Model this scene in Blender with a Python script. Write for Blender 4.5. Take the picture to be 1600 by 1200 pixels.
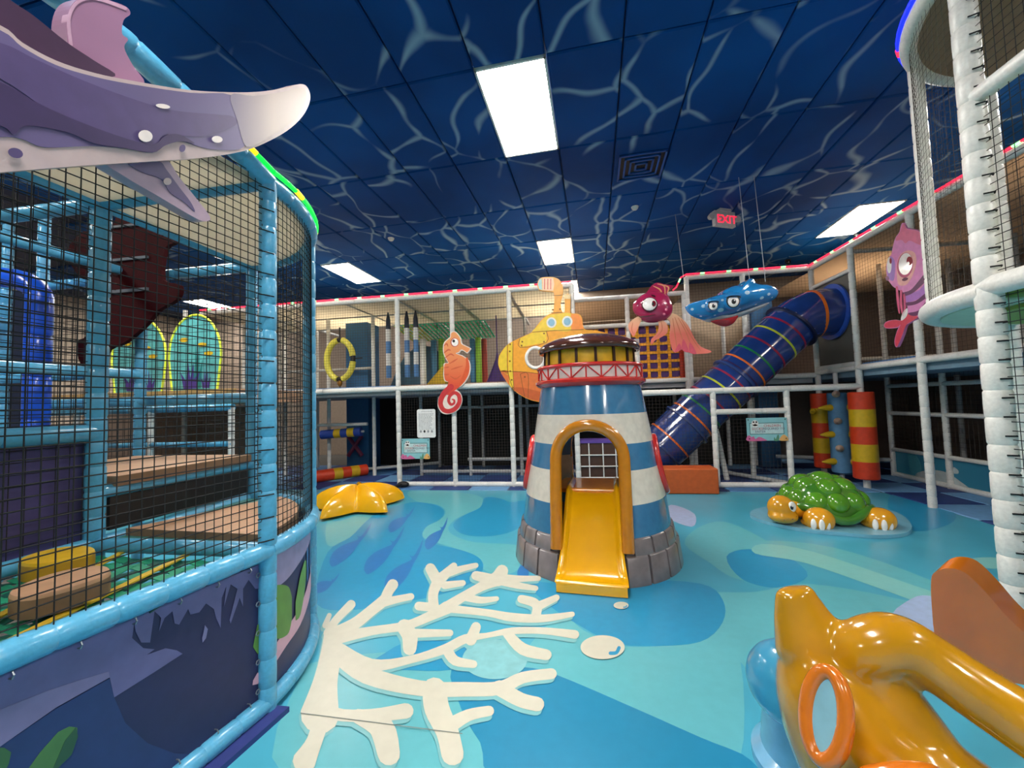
import bpy, bmesh, math, random
from mathutils import Vector, Matrix
random.seed(7)
sc = bpy.context.scene
for o in list(bpy.data.objects): bpy.data.objects.remove(o)
COL = sc.collection
PI = math.pi
V = Vector
# ------------------------------------------------------------------ camera, world, exposure
FPX, PITCH, ROLL, YAW, CAMH = 620.0, .0495, -.0294, -.158, 1.3
cy_, sy_ = math.cos(YAW), math.sin(YAW); cp_, sp_ = math.cos(PITCH), math.sin(PITCH)
FW = V((sy_*cp_, cy_*cp_, sp_)); R0 = V((cy_, -sy_, 0)); U0 = R0.cross(FW)
cr_, sr_ = math.cos(ROLL), math.sin(ROLL)
RT = cr_*R0 + sr_*U0; UP = -sr_*R0 + cr_*U0
CAM = V((0, 0, CAMH))
cam = bpy.data.cameras.new('camera'); cam.sensor_width = 36; cam.lens = 36*FPX/1600; cam.clip_start = .02
co = bpy.data.objects.new('camera', cam); COL.objects.link(co); sc.camera = co
co.matrix_world = Matrix(((RT.x, UP.x, -FW.x, 0), (RT.y, UP.y, -FW.y, 0), (RT.z, UP.z, -FW.z, CAMH), (0, 0, 0, 1)))
wd = bpy.data.worlds.new('world'); sc.world = wd; wd.use_nodes = True
wd.node_tree.nodes['Background'].inputs[0].default_value = (.6, .7, .8, 1)
wd.node_tree.nodes['Background'].inputs[1].default_value = .1
sc.view_settings.view_transform = 'Standard'; sc.view_settings.look = 'None'
sc.view_settings.exposure = 1.12; sc.view_settings.gamma = 1; sc.view_settings.use_curve_mapping = False
PANEL_W = 24.0      # emission strength of the ceiling panels
CEIL = 4.16

def ray(px, py): return (px-800)/FPX*RT - (py-600)/FPX*UP + FW
def at(px, py, x=None, y=None, z=None):
    """point of the room where the sight line through a photo pixel meets a plane of the room"""
    d = ray(px, py)
    t = x/d.x if x is not None else (y/d.y if y is not None else (z-CAMH)/d.z)
    return CAM + t*d
def dp(px, py, d): return CAM + d*ray(px, py)
def K(ox, oy, s, pts): return [(ox+s*a, oy+s*b) for a, b in pts]

# ------------------------------------------------------------------ materials
def lin(c):
    o = []
    for v in c:
        v = v/255; o.append(v/12.92 if v <= .04045 else ((v+.055)/1.055)**2.4)
    return (*o, 1)
MATS = {}
def M(name, rgb, rough=.45, coat=0., var=.08, scale=18, bump=0., metal=0., spec=.5):
    if name in MATS: return MATS[name]
    m = bpy.data.materials.new(name); m.use_nodes = True; MATS[name] = m
    nt = m.node_tree; b = nt.nodes['Principled BSDF']; lk = nt.links
    tc = nt.nodes.new('ShaderNodeTexCoord'); nz = nt.nodes.new('ShaderNodeTexNoise')
    nz.inputs['Scale'].default_value = scale; nz.inputs['Detail'].default_value = 3
    lk.new(tc.outputs['Object'], nz.inputs['Vector'])
    rp = nt.nodes.new('ShaderNodeValToRGB'); c = lin(rgb)
    rp.color_ramp.elements[0].position = .3; rp.color_ramp.elements[1].position = .7
    rp.color_ramp.elements[0].color = (c[0]*(1-var), c[1]*(1-var), c[2]*(1-var), 1)
    rp.color_ramp.elements[1].color = (min(1, c[0]*(1+var)), min(1, c[1]*(1+var)), min(1, c[2]*(1+var)), 1)
    lk.new(nz.outputs['Fac'], rp.inputs['Fac']); lk.new(rp.outputs['Color'], b.inputs['Base Color'])
    b.inputs['Roughness'].default_value = rough; b.inputs['Metallic'].default_value = metal
    b.inputs['Specular IOR Level'].default_value = spec
    b.inputs['Coat Weight'].default_value = coat; b.inputs['Coat Roughness'].default_value = .06
    if bump:
        bp = nt.nodes.new('ShaderNodeBump'); bp.inputs['Strength'].default_value = bump; bp.inputs['Distance'].default_value = .01
        lk.new(nz.outputs['Fac'], bp.inputs['Height']); lk.new(bp.outputs['Normal'], b.inputs['Normal'])
    return m
def grad(name, rgb1, rgb2, axis, lo, hi, rough=.4, coat=0.):
    """printed colour fade along an object axis"""
    m = M(name, rgb1, rough, coat); nt = m.node_tree; b = nt.nodes['Principled BSDF']
    tc = nt.nodes.new('ShaderNodeTexCoord'); sx = nt.nodes.new('ShaderNodeSeparateXYZ')
    nt.links.new(tc.outputs['Object'], sx.inputs[0])
    mr = nt.nodes.new('ShaderNodeMapRange'); mr.inputs[1].default_value = lo; mr.inputs[2].default_value = hi
    nt.links.new(sx.outputs[axis], mr.inputs[0])
    mx = nt.nodes.new('ShaderNodeMixRGB'); mx.inputs[1].default_value = lin(rgb1); mx.inputs[2].default_value = lin(rgb2)
    nt.links.new(mr.outputs[0], mx.inputs[0]); nt.links.new(mx.outputs[0], b.inputs['Base Color'])
    return m
def EM(name, rgb, s):
    if name in MATS: return MATS[name]
    m = bpy.data.materials.new(name); m.use_nodes = True; MATS[name] = m
    b = m.node_tree.nodes['Principled BSDF']; b.inputs['Base Color'].default_value = lin(rgb)
    b.inputs['Emission Color'].default_value = lin(rgb); b.inputs['Emission Strength'].default_value = s
    return m
def CLOTH(name, rgb, trans=.5):
    m = M(name, rgb, .9); nt = m.node_tree; b = nt.nodes['Principled BSDF']; out = nt.nodes['Material Output']
    tr = nt.nodes.new('ShaderNodeBsdfTranslucent'); mx = nt.nodes.new('ShaderNodeMixShader')
    tr.inputs[0].default_value = lin(rgb); mx.inputs[0].default_value = trans
    nt.links.new(b.outputs[0], mx.inputs[1]); nt.links.new(tr.outputs[0], mx.inputs[2]); nt.links.new(mx.outputs[0], out.inputs[0])
    return m

white_pad = M('white_foam_sleeve', (226, 224, 218), .35, bump=.15, scale=60)
grey_pad = M('grey_foam_sleeve', (186, 186, 184), .5)
blue_pad = M('light_blue_foam_sleeve', (84, 166, 205), .3, coat=.3, bump=.15, scale=60)
navy_pad = M('navy_foam', (30, 75, 125), .45)
net_m = M('black_net_cord', (16, 17, 20), .8)
net_b = M('brown_net_cord', (60, 54, 48), .8)
black_v = M('black_vinyl', (18, 18, 20), .55)
tan_foam = M('tan_vinyl_mat', (205, 160, 125), .5, bump=.1)
tan_dark = M('brown_vinyl_edge', (128, 100, 74), .55)
yellow_v = M('yellow_vinyl', (222, 180, 30), .4)
red_v = M('red_orange_vinyl', (222, 66, 32), .42)
white_p = M('white_paint', (235, 232, 226), .4)
fg_yellow = M('yellow_fibreglass', (252, 182, 8), .22, coat=.8, scale=5, var=.06)
fg_mustard = M('mustard_fibreglass', (196, 138, 14), .2, coat=.8, scale=6, var=.16)
fg_orange = M('orange_fibreglass', (212, 112, 20), .22, coat=.8, scale=6, var=.1)
fg_blue = M('blue_fibreglass', (58, 150, 190), .25, coat=.7, scale=6)
ink = M('black_print', (14, 14, 16), .4)
eye_w = M('eye_white', (245, 240, 235), .2, coat=.5)

# ------------------------------------------------------------------ mesh builder
class MB:
    def __init__(s): s.v = []; s.f = []; s.m = []
    def add(s, vs, fs, mi=0):
        b = len(s.v); s.v += [V(p) for p in vs]
        for f in fs: s.f.append(tuple(b+i for i in f)); s.m.append(mi)
        return s
    def box(s, a, b, mi=0):
        x0, y0, z0 = a; x1, y1, z1 = b
        return s.add([(x0,y0,z0),(x1,y0,z0),(x1,y1,z0),(x0,y1,z0),(x0,y0,z1),(x1,y0,z1),(x1,y1,z1),(x0,y1,z1)],
                     [(0,3,2,1),(4,5,6,7),(0,1,5,4),(1,2,6,5),(2,3,7,6),(3,0,4,7)], mi)
    def beam(s, p, q, w, h, mi=0, up=V((0,0,1))):
        p, q = V(p), V(q); d = (q-p).normalized(); n = d.cross(up)
        n = n.normalized() if n.length > 1e-5 else V((1,0,0)); u = n.cross(d)
        vs = [e + a*n*w/2 + b*u*h/2 for e in (p, q) for a, b in ((-1,-1),(1,-1),(1,1),(-1,1))]
        return s.add(vs, [(0,1,2,3),(7,6,5,4),(0,4,5,1),(1,5,6,2),(2,6,7,3),(3,7,4,0)], mi)
    def tube(s, pts, r, sides=10, mi=0, caps=True, closed=False, flat=None):
        pts = [V(p) for p in pts]; n = len(pts)
        rs = r if isinstance(r, (list, tuple)) else [r]*n
        b = len(s.v); fr = None; prev = None
        for i, p in enumerate(pts):
            if closed: t = pts[(i+1) % n]-pts[i-1]
            else: t = pts[min(i+1, n-1)]-pts[max(i-1, 0)]
            t = t.normalized() if t.length > 1e-9 else prev
            if fr is None:
                a = V((0,0,1)) if abs(t.z) < .9 else V((1,0,0)); fr = t.cross(a).normalized()
            else:
                fr = (fr - t*fr.dot(t)).normalized()
            prev = t; bi = t.cross(fr)
            for k in range(sides):
                g = 2*PI*k/sides
                off = fr*math.cos(g)*rs[i] + bi*math.sin(g)*rs[i]
                if flat: off = off - flat[0]*(off.dot(flat[0])*(1-flat[1]))
                s.v.append(p+off)
        for i in range(n if closed else n-1):
            j = (i+1) % n
            for k in range(sides):
                l = (k+1) % sides
                s.f.append((b+i*sides+k, b+i*sides+l, b+j*sides+l, b+j*sides+k)); s.m.append(mi)
        if caps and not closed:
            s.f.append(tuple(b+k for k in reversed(range(sides)))); s.m.append(mi)
            s.f.append(tuple(b+(n-1)*sides+k for k in range(sides))); s.m.append(mi)
        return s
    def pad(s, pts, r, seg=.125, sides=12, mi=0):
        """foam-sleeved pipe: sleeves pinched by ties at every seg metres"""
        pts = [V(p) for p in pts]; L = [0]
        for a, b in zip(pts, pts[1:]): L.append(L[-1]+(b-a).length)
        T = L[-1]; n = max(1, round(T/seg)); st = []
        for k in range(n+1):
            c = T*k/n
            if k == 0: st += [(0, r)]
            elif k == n: st += [(T, r)]
            else: st += [(c-.009, r), (c, r*.9), (c+.009, r)]
            if k < n: st.append((T*(k+.5)/n, r*1.02))
        for l in L[1:-1]: st.append((l, r))
        st.sort(); q = []; rr = []
        for d, x in st:
            i = 0
            while i < len(L)-2 and L[i+1] < d: i += 1
            t = (d-L[i])/max(1e-9, L[i+1]-L[i]); p = pts[i].lerp(pts[i+1], min(1, max(0, t)))
            if q and (p-q[-1]).length < 1e-4: continue
            q.append(p); rr.append(x)
        return s.tube(q, rr, sides, mi)
    def lathe(s, prof, c=(0,0,0), n=48, mi=0, X=V((1,0,0)), Y=V((0,1,0)), Z=V((0,0,1)), mats=None):
        c = V(c); b = len(s.v)
        for r, z in prof:
            for k in range(n):
                a = 2*PI*k/n; s.v.append(c + X*r*math.cos(a) + Y*r*math.sin(a) + Z*z)
        for i in range(len(prof)-1):
            for k in range(n):
                l = (k+1) % n
                s.f.append((b+i*n+k, b+i*n+l, b+(i+1)*n+l, b+(i+1)*n+k)); s.m.append(mats[i] if mats else mi)
        return s
    def ell(s, c, r, mi=0, rot=None, n=16, m=10):
        c = V(c); vs = []; fs = []
        for i in range(m+1):
            t = PI*i/m
            for k in range(n):
                a = 2*PI*k/n; p = V((r[0]*math.sin(t)*math.cos(a), r[1]*math.sin(t)*math.sin(a), r[2]*math.cos(t)))
                vs.append(c + (rot @ p if rot else p))
        for i in range(m):
            for k in range(n):
                l = (k+1) % n; fs.append((i*n+k, (i+1)*n+k, (i+1)*n+l, i*n+l))
        return s.add(vs, fs, mi)
    def board(s, pts, t, mi=0, edge=None):
        """flat cut-out: outline pts (world), thickness vector t"""
        n = len(pts); t = V(t); e = mi if edge is None else edge
        s.add(pts, [tuple(range(n))], mi)
        s.add([V(p)+t for p in pts], [tuple(reversed(range(n)))], e)
        s.add([V(p) for p in pts]+[V(p)+t for p in pts], [(i, i+n, (i+1) % n+n, (i+1) % n) for i in range(n)], e)
        return s
    def puff(s, pts, h, mi=0, c=None, steps=(1,.96,.88,.74,.55,.3,.1), back=True):
        """cushion-like solid swelling by vector h from a star-shaped outline"""
        n = len(pts); pts = [V(p) for p in pts]; c = c or sum(pts, V())/n; h = V(h)
        for sg in ((1, -1) if back else (1,)):
            b = len(s.v)
            for q in steps:
                for p in pts: s.v.append(c+(p-c)*q+h*sg*math.sqrt(max(0, 1-q*q)))
            s.v.append(c+h*sg); top = len(s.v)-1
            for i in range(len(steps)-1):
                for k in range(n):
                    l = (k+1) % n; s.f.append((b+i*n+k, b+i*n+l, b+(i+1)*n+l, b+(i+1)*n+k)); s.m.append(mi)
            for k in range(n): s.f.append((b+(len(steps)-1)*n+k, b+(len(steps)-1)*n+(k+1) % n, top)); s.m.append(mi)
        return s
WL = {}
def wl(o): return WL.get(o.name, V((0,0,0)))
def build(name, mb, mats, parent=None, smooth=True, kind=None, ang=38, org=None, fix=True):
    me = bpy.data.meshes.new(name)
    o = bpy.data.objects.new(name, me); COL.objects.link(o)
    base = wl(parent) if parent else V((0,0,0))
    loc = V(org) if org is not None else base
    me.from_pydata([tuple(p-loc) for p in mb.v], [], mb.f)
    if not isinstance(mats, (list, tuple)): mats = [mats]
    for m in mats: me.materials.append(m)
    if len(mats) > 1: me.polygons.foreach_set('material_index', mb.m)
    if smooth: me.shade_smooth(); me.set_sharp_from_angle(angle=math.radians(ang))
    if fix:
        bm = bmesh.new(); bm.from_mesh(me); bmesh.ops.recalc_face_normals(bm, faces=bm.faces); bm.to_mesh(me); bm.free()
    if parent: o.parent = parent
    o.location = loc-base; WL[o.name] = loc
    if kind: o['kind'] = kind
    return o
def thing(name, label, cat, loc, group=None):
    o = bpy.data.objects.new(name, None); COL.objects.link(o); o.location = loc; WL[o.name] = V(loc)
    o.empty_display_size = .1
    o['label'] = label; o['category'] = cat
    if group: o['group'] = group
    return o
def tag(o, label, cat, group=None):
    o['label'] = label; o['category'] = cat
    if group: o['group'] = group
    return o
def smooth_poly(pts, n=4, closed=True):
    out = []; N = len(pts)
    for i in range(N if closed else N-1):
        g = (lambda k: pts[k % N]) if closed else (lambda k: pts[max(0, min(N-1, k))])
        p0, p1, p2, p3 = g(i-1), g(i), g(i+1), g(i+2)
        for k in range(n):
            t = k/n
            out.append(tuple(.5*(2*p1[a]+(p2[a]-p0[a])*t+(2*p0[a]-5*p1[a]+4*p2[a]-p3[a])*t*t+(3*p1[a]-p0[a]-3*p2[a]+p3[a])*t**3) for a in range(len(p1))))
    if not closed: out.append(tuple(pts[-1]))
    return out
def circle(cx, cy, rx, ry=None, n=20, rot=0):
    ry = ry or rx; o = []
    for k in range(n):
        a = 2*PI*k/n; x, y = rx*math.cos(a), ry*math.sin(a)
        o.append((cx+x*math.cos(rot)-y*math.sin(rot), cy+x*math.sin(rot)+y*math.cos(rot)))
    return o
def keyhole(outer, hole):
    bi, bj, bd = 0, 0, 1e18
    for i, p in enumerate(outer):
        for j, q in enumerate(hole):
            d = (p[0]-q[0])**2+(p[1]-q[1])**2
            if d < bd: bi, bj, bd = i, j, d
    area = lambda P: sum(P[i-1][0]*P[i][1]-P[i][0]*P[i-1][1] for i in range(len(P)))
    if area(outer)*area(hole) > 0: hole = hole[::-1]; bj = len(hole)-1-bj
    return outer[:bi+1]+hole[bj:]+hole[:bj+1]+outer[bi:]
def stroke(pts, w, n=4):
    """outline of a round-ended brush stroke; pts 2-D, w width per point or one width"""
    ws = w if isinstance(w, (list, tuple)) else [w]*len(pts)
    q = smooth_poly([(p[0], p[1], ww) for p, ww in zip(pts, ws)], n, False)
    L, Rr = [], []
    for i, p in enumerate(q):
        a, b = q[max(0, i-1)], q[min(len(q)-1, i+1)]
        dx, dy = b[0]-a[0], b[1]-a[1]; l = math.hypot(dx, dy) or 1
        nx, ny = -dy/l*p[2]/2, dx/l*p[2]/2
        L.append((p[0]+nx, p[1]+ny)); Rr.append((p[0]-nx, p[1]-ny))
    def cap(p, a, k=5):
        return [(p[0]+p[2]/2*math.cos(a+PI/2-PI*(j+1)/(k+1)), p[1]+p[2]/2*math.sin(a+PI/2-PI*(j+1)/(k+1))) for j in range(k)]
    e, e0 = q[-1], q[-2]; s0, s1 = q[0], q[1]
    return L+cap(e, math.atan2(e[1]-e0[1], e[0]-e0[0]))+Rr[::-1]+cap(s0, math.atan2(s0[1]-s1[1], s0[0]-s1[0]))
def flat(polys, plane, t):
    """thin printed inlays: list of 2-D pixel outlines laid on a plane of the room"""
    mb = MB()
    for i, P in enumerate(polys):
        mb.board([at(a, b, **plane)-V(t)*.12*i for a, b in P], t)
    return mb
def flat_on(polys, p0, nrm, t):
    mb = MB()
    for P in polys:
        Q = []
        for a, b in P:
            d = ray(a, b); Q.append(CAM+d*((p0-CAM).dot(nrm)/d.dot(nrm)))
        mb.board(Q, t)
    return mb
def line2(mb, P, r, mi=0, sides=6): return mb.tube(P, r, sides, mi)
def netgrid(fn, us, vs, r, jit=0., usub=None, vsub=None):
    """knotted net: cords along u and along v; fn(u,v) gives the point"""
    mb = MB(); rnd = random.Random(3)
    usub = usub or [us[0], us[-1]]; vsub = vsub or [vs[0], vs[-1]]
    for u in us: mb.tube([fn(u+rnd.uniform(-jit, jit), v) for v in vsub], r, 4, caps=False)
    for v in vs: mb.tube([fn(u, v+rnd.uniform(-jit, jit)) for u in usub], r, 4, caps=False)
    return mb
def rng(a, b, s): n = max(1, round(abs(b-a)/s)); return [a+(b-a)*i/n for i in range(n+1)]
FONT_C = {}
def text(body, p, ux, uy, size, m, parent, name='lettering', t=.002, align='LEFT'):
    cu = bpy.data.curves.new('t', 'FONT'); cu.body = body; cu.size = 1; cu.align_x = align; cu.resolution_u = 2
    ob = bpy.data.objects.new('t', cu); COL.objects.link(ob)
    dg = bpy.context.evaluated_depsgraph_get(); me = bpy.data.meshes.new_from_object(ob.evaluated_get(dg))
    mb = MB(); ux = V(ux).normalized(); uy = V(uy).normalized()
    mb.add([V(p)+ux*v.co.x*size+uy*v.co.y*size for v in me.vertices], [tuple(q.vertices) for q in me.polygons])
    bpy.data.objects.remove(ob); bpy.data.curves.remove(cu); bpy.data.meshes.remove(me)
    return build(name, mb, m, parent, smooth=False, fix=False)

# ================================================================== SETTING
fl = MB(); fl.box((-12.2, -7.6, -.12), (9, 10.6, -.004)); 
floor = build('floor', fl, M('grey_subfloor', (86, 84, 80), .7), None, False, 'structure')
build('wall_back', MB().box((-12.2, 10.4, 0), (9, 10.6, 4.3)), M('brown_wall', (142, 126, 112), .8), None, False, 'structure')
build('wall_left', MB().box((-12.2, -7.6, 0), (-12, 10.6, 4.3)), M('tan_wall', (190, 174, 156), .8), None, False, 'structure')
build('wall_right', MB().box((9, -7.6, 0), (9.2, 10.6, 4.3)), M('tan_wall', (190, 174, 156), .8), None, False, 'structure')
build('wall_front', MB().box((-12.2, -7.8, 0), (9.2, -7.6, 4.3)), M('pale_wall', (190, 185, 178), .8), None, False, 'structure')

# ceiling: dark grid deck with separate painted tiles below it
ca = -.045
def cpt(u, v, z): # ceiling grid frame, turned a little from the play frame
    c, s = math.cos(ca), math.sin(ca); u0, v0 = -.76, 3.18
    return V((u0+c*u-s*v, v0+s*u+c*v, z))
ceiling = build('ceiling', MB().box((-12.2, -7.8, CEIL+.05), (9.2, 10.6, CEIL+.2)), M('ceiling_deck', (10, 34, 74), .7), None, False, 'structure')
def ceiling_mat():
    m = bpy.data.materials.new('painted_water_ceiling'); m.use_nodes = True; nt = m.node_tree; lk = nt.links; b = nt.nodes['Principled BSDF']
    N = lambda t: nt.nodes.new('ShaderNode'+t)
    tc = N('TexCoord'); oi = N('ObjectInfo'); geo = N('NewGeometry')
    # tiles were sprayed before they were hung, so the pattern jumps a little from tile to tile
    off = N('VectorMath'); off.operation = 'SCALE'; comb = N('CombineXYZ')
    lk.new(oi.outputs['Random'], comb.inputs[0]); 
    m2 = N('Math'); m2.operation = 'MULTIPLY'; m2.inputs[1].default_value = 7.3; lk.new(oi.outputs['Random'], m2.inputs[0])
    fr = N('Math'); fr.operation = 'FRACT'; lk.new(m2.outputs[0], fr.inputs[0]); lk.new(fr.outputs[0], comb.inputs[1])
    lk.new(comb.outputs[0], off.inputs[0]); off.inputs['Scale'].default_value = .28
    ad = N('VectorMath'); lk.new(geo.outputs['Position'], ad.inputs[0]); lk.new(off.outputs[0], ad.inputs[1])
    wn = N('TexNoise'); wn.inputs['Scale'].default_value = 1.0; wn.inputs['Detail'].default_value = 1.2; lk.new(ad.outputs[0], wn.inputs['Vector'])
    sb = N('VectorMath'); sb.operation = 'MULTIPLY_ADD'; sb.inputs[1].default_value = (1.1, 1.1, 0)
    lk.new(wn.outputs['Color'], sb.inputs[0]); lk.new(ad.outputs[0], sb.inputs[2])
    fl2 = N('VectorMath'); fl2.operation = 'MULTIPLY'; fl2.inputs[1].default_value = (1.25, 1, 0); lk.new(sb.outputs[0], fl2.inputs[0])
    vo = N('TexVoronoi'); vo.feature = 'DISTANCE_TO_EDGE'; vo.voronoi_dimensions = '2D'; vo.inputs['Scale'].default_value = 1.2; lk.new(fl2.outputs[0], vo.inputs['Vector'])
    mk = N('TexNoise'); mk.inputs['Scale'].default_value = 1.6; mk.inputs['Detail'].default_value = 1; lk.new(ad.outputs[0], mk.inputs['Vector'])
    # stroke width varies with the mask
    mr = N('MapRange'); mr.inputs[1].default_value = .36; mr.inputs[2].default_value = .64; mr.inputs[3].default_value = .03; mr.inputs[4].default_value = .085; lk.new(mk.outputs['Fac'], mr.inputs[0])
    dv = N('Math'); dv.operation = 'DIVIDE'; lk.new(vo.outputs['Distance'], dv.inputs[0]); lk.new(mr.outputs[0], dv.inputs[1])
    ex = N('MapRange'); ex.interpolation_type = 'SMOOTHSTEP'; ex.inputs[1].default_value = 1; ex.inputs[2].default_value = 0; ex.inputs[3].default_value = 0; ex.inputs[4].default_value = 1; lk.new(dv.outputs[0], ex.inputs[0])
    mv = N('MapRange'); mv.inputs[1].default_value = .38; mv.inputs[2].default_value = .54; mv.inputs[3].default_value = .0; mv.inputs[4].default_value = .55; lk.new(mk.outputs['Fac'], mv.inputs[0])
    mu = N('Math'); mu.operation = 'MULTIPLY'; lk.new(ex.outputs[0], mu.inputs[0]); lk.new(mv.outputs[0], mu.inputs[1])
    sp = N('TexNoise'); sp.inputs['Scale'].default_value = 60; lk.new(geo.outputs['Position'], sp.inputs['Vector'])
    big = N('TexNoise'); big.inputs['Scale'].default_value = .8; lk.new(geo.outputs['Position'], big.inputs['Vector'])
    bc = N('ValToRGB'); bc.color_ramp.elements[0].color = lin((0, 60, 122)); bc.color_ramp.elements[1].color = lin((2, 84, 158)); bc.color_ramp.elements[0].position = .35; bc.color_ramp.elements[1].position = .7
    lk.new(big.outputs['Fac'], bc.inputs[0])
    mx = N('MixRGB'); lk.new(mu.outputs[0], mx.inputs[0]); lk.new(bc.outputs[0], mx.inputs[1]); mx.inputs[2].default_value = lin((176, 206, 222))
    lk.new(mx.outputs[0], b.inputs['Base Color']); b.inputs['Roughness'].default_value = .7; b.inputs['Specular IOR Level'].default_value = .15
    bp = N('Bump'); bp.inputs['Strength'].default_value = .2; bp.inputs['Distance'].default_value = .004; lk.new(sp.outputs['Fac'], bp.inputs['Height']); lk.new(bp.outputs[0], b.inputs['Normal'])
    return m
cm = ceiling_mat()
TU, TV = .62, 1.24
lights_at = {(0, 0), (0, 3), (8, 3), (8, 0), (-7, 3), (-7, 0), (0, -3), (8, -3), (-7, -3), (0, -6), (8, -6), (-7, -6), (0, 5), (-15, 4), (-15, 0)}
vent_at = (2, 1)
tile_me = None
for i in range(-17, 15):
    for j in range(-3, 6):
        if (i, j) in lights_at: continue
        p = cpt((i+.5)*TU, (j+.5)*TV, CEIL)
        if not (-7.2 < p.x < 8.6 and .6 < p.y < 10.2) and not (-11.6 < p.x < -7 and 5.5 < p.y < 10.2): continue
        if tile_me is None:
            g = .006; h = TU/2-g; k = TV/2-g; e = .012
            mb = MB().add([(-h,-k,.045),(h,-k,.045),(h,k,.045),(-h,k,.045),(-h,-k,e),(h,-k,e),(h,k,e),(-h,k,e),(-h+e,-k+e,0),(h-e,-k+e,0),(h-e,k-e,0),(-h+e,k-e,0)],
                          [(0,1,5,4),(1,2,6,5),(2,3,7,6),(3,0,4,7),(4,5,9,8),(5,6,10,9),(6,7,11,10),(7,4,8,11),(8,9,10,11)])
            t = build('ceiling_tile', mb, cm, ceiling, False); tile_me = t.data
        else:
            t = bpy.data.objects.new('ceiling_tile', tile_me); COL.objects.link(t); t.parent = ceiling
        t.location = p; t.rotation_euler = (random.uniform(-.004, .004), random.uniform(-.006, .006), ca)

diff = EM('lamp_diffuser', (255, 250, 242), PANEL_W)
lamp_frame = M('white_lamp_frame', (225, 225, 222), .5)
lab = {(0, 0): 'large bright ceiling panel nearest the camera, above the lighthouse', (0, 3): 'square looking bright ceiling panel above the yellow submarine',
       (8, 3): 'slanted bright ceiling panel at right beyond the exit sign', (8, 0): 'bright ceiling panel glimpsed through the right tower net',
       (-7, 3): 'bright ceiling panel at left just past the light blue corner post', (-7, 0): 'bright ceiling panel above the canopy of the left tower',
       (-15, 4): 'far bright ceiling panel seen through the left tower net', (-15, 0): 'bright ceiling panel at far left hidden behind the left tower', (0, 5): 'far bright ceiling panel over the back structure'}
def panel(i, j, first=[None]):
    c = cpt((i+.5)*TU, (j+.5)*TV, CEIL)
    r = thing('ceiling_light', lab.get((i, j), 'bright ceiling panel %s the camera, %s' % ('just behind' if j == -3 else 'far behind', {0: 'middle of its row', 8: 'right end of its row', -7: 'left end of its row'}.get(i, 'at far left'))), 'light', (0,0,0), 'fluorescent ceiling panels')
    h, k = TU/2, TV/2
    f = MB()
    for a, b in (((-h,-k,-.008),(h,-k+.02,.04)),((-h,k-.02,-.008),(h,k,.04)),((-h,-k,-.008),(-h+.02,k,.04)),((h-.02,-k,-.008),(h,k,.04))): f.box(a, b)
    build('frame', f, lamp_frame, r, False)
    build('diffuser', MB().box((-h+.02,-k+.02,-.002),(h-.02,k-.02,.03)), diff, r, False)
    r.location = c; r.rotation_euler = (0, 0, ca); WL[r.name] = c
    return r
for i, j in sorted(lights_at): panel(i, j)
# air vent: stepped square louvres
c = cpt((vent_at[0]+.5)*TU+.02, (vent_at[1]+.5)*TV-.05, CEIL)
v = thing('ceiling_vent', 'dark blue square ceiling vent with stepped louvres', 'vent', (0,0,0))
vm = M('vent_blue', (12, 84, 160), .5)
build('backing', MB().box((-.27,-.27,-.004),(.27,.27,-.001)), black_v, v, False)
for q in (.27, .205, .14, .075):
    f = MB(); w = .022
    for a, b in (((-q,-q,-.022),(q,-q+w,-.004)),((-q,q-w,-.022),(q,q,-.004)),((-q,-q,-.022),(-q+w,q,-.004)),((q-w,-q,-.022),(q,q,-.004))): f.box(a, b)
    build('louvre', f, vm, v, False)
v.location = c; v.rotation_euler = (0, 0, ca)
for (px, py), l in (((992, 323), 'small white smoke detector on the ceiling beyond the vent'), ((611, 372), 'small white smoke detector on the ceiling at left of centre')):
    p = at(px, py, z=CEIL); m = MB().lathe([(0,-.045),(.03,-.045),(.045,-.03),(.055,-.003),(0,-.003)], p, 20)
    tag(build('smoke_detector', m, white_p), l, 'detector')
for (px, py), l in (((1231, 412), 'small black dome camera hanging above the striped tube slide'), ((1340, 372), 'small black dome camera on the ceiling near the right LED strip')):
    p = at(px, py-6, z=CEIL-.01); r = thing('dome_camera', l, 'camera', p)
    build('mount', MB().lathe([(0,0),(.055,0),(.055,-.03),(.04,-.04),(0,-.04)], p, 20), black_v, r)
    build('dome', MB().ell(p-V((0,0,.05)), (.05,.05,.05)), M('smoked_dome', (12, 12, 16), .1), r)

# exit sign
p = at(1130, 328, z=CEIL); ex = thing('exit_sign', 'red lit exit sign with two lamp heads under the ceiling', 'sign', p)
dx = RT.copy(); dx.z = 0; dx.normalize(); dx = (dx + V((.0, .28, 0))).normalized(); dn = V((dx.y, -dx.x, 0)); uz = V((0,0,1))
def bx(mb, c, ex_, ey, ez, mi=0):
    return mb.add([c+dx*a*ex_+dn*b*ey+uz*d*ez for d in (-1,1) for a, b in ((-1,-1),(1,-1),(1,1),(-1,1))], [(0,3,2,1),(4,5,6,7),(0,1,5,4),(1,2,6,5),(2,3,7,6),(3,0,4,7)], mi)
hous = M('exit_housing', (206, 202, 198), .5)
build('canopy', bx(MB(), p-uz*.02, .10, .05, .02), hous, ex, False)
build('housing', bx(MB(), p-uz*.15, .185, .03, .115), hous, ex, False)
text('EXIT', p-uz*.218+dn*.0325-dx*.155, dx, uz, .178, EM('exit_red', (255, 18, 50), 1.3), ex, 'lettering')
for s in (-1, 1):
    q = p-uz*.13+dx*s*.235
    mb = MB().lathe([(0,-.03),(.035,-.03),(.05,.02),(.052,.035),(.045,.035),(.04,.028),(0,.028)], q, 18, 0, dx, uz, dn)
    mb.tube([q-dx*s*.06, q], .015, 8); build('lamp_head', mb, hous, ex)

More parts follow.
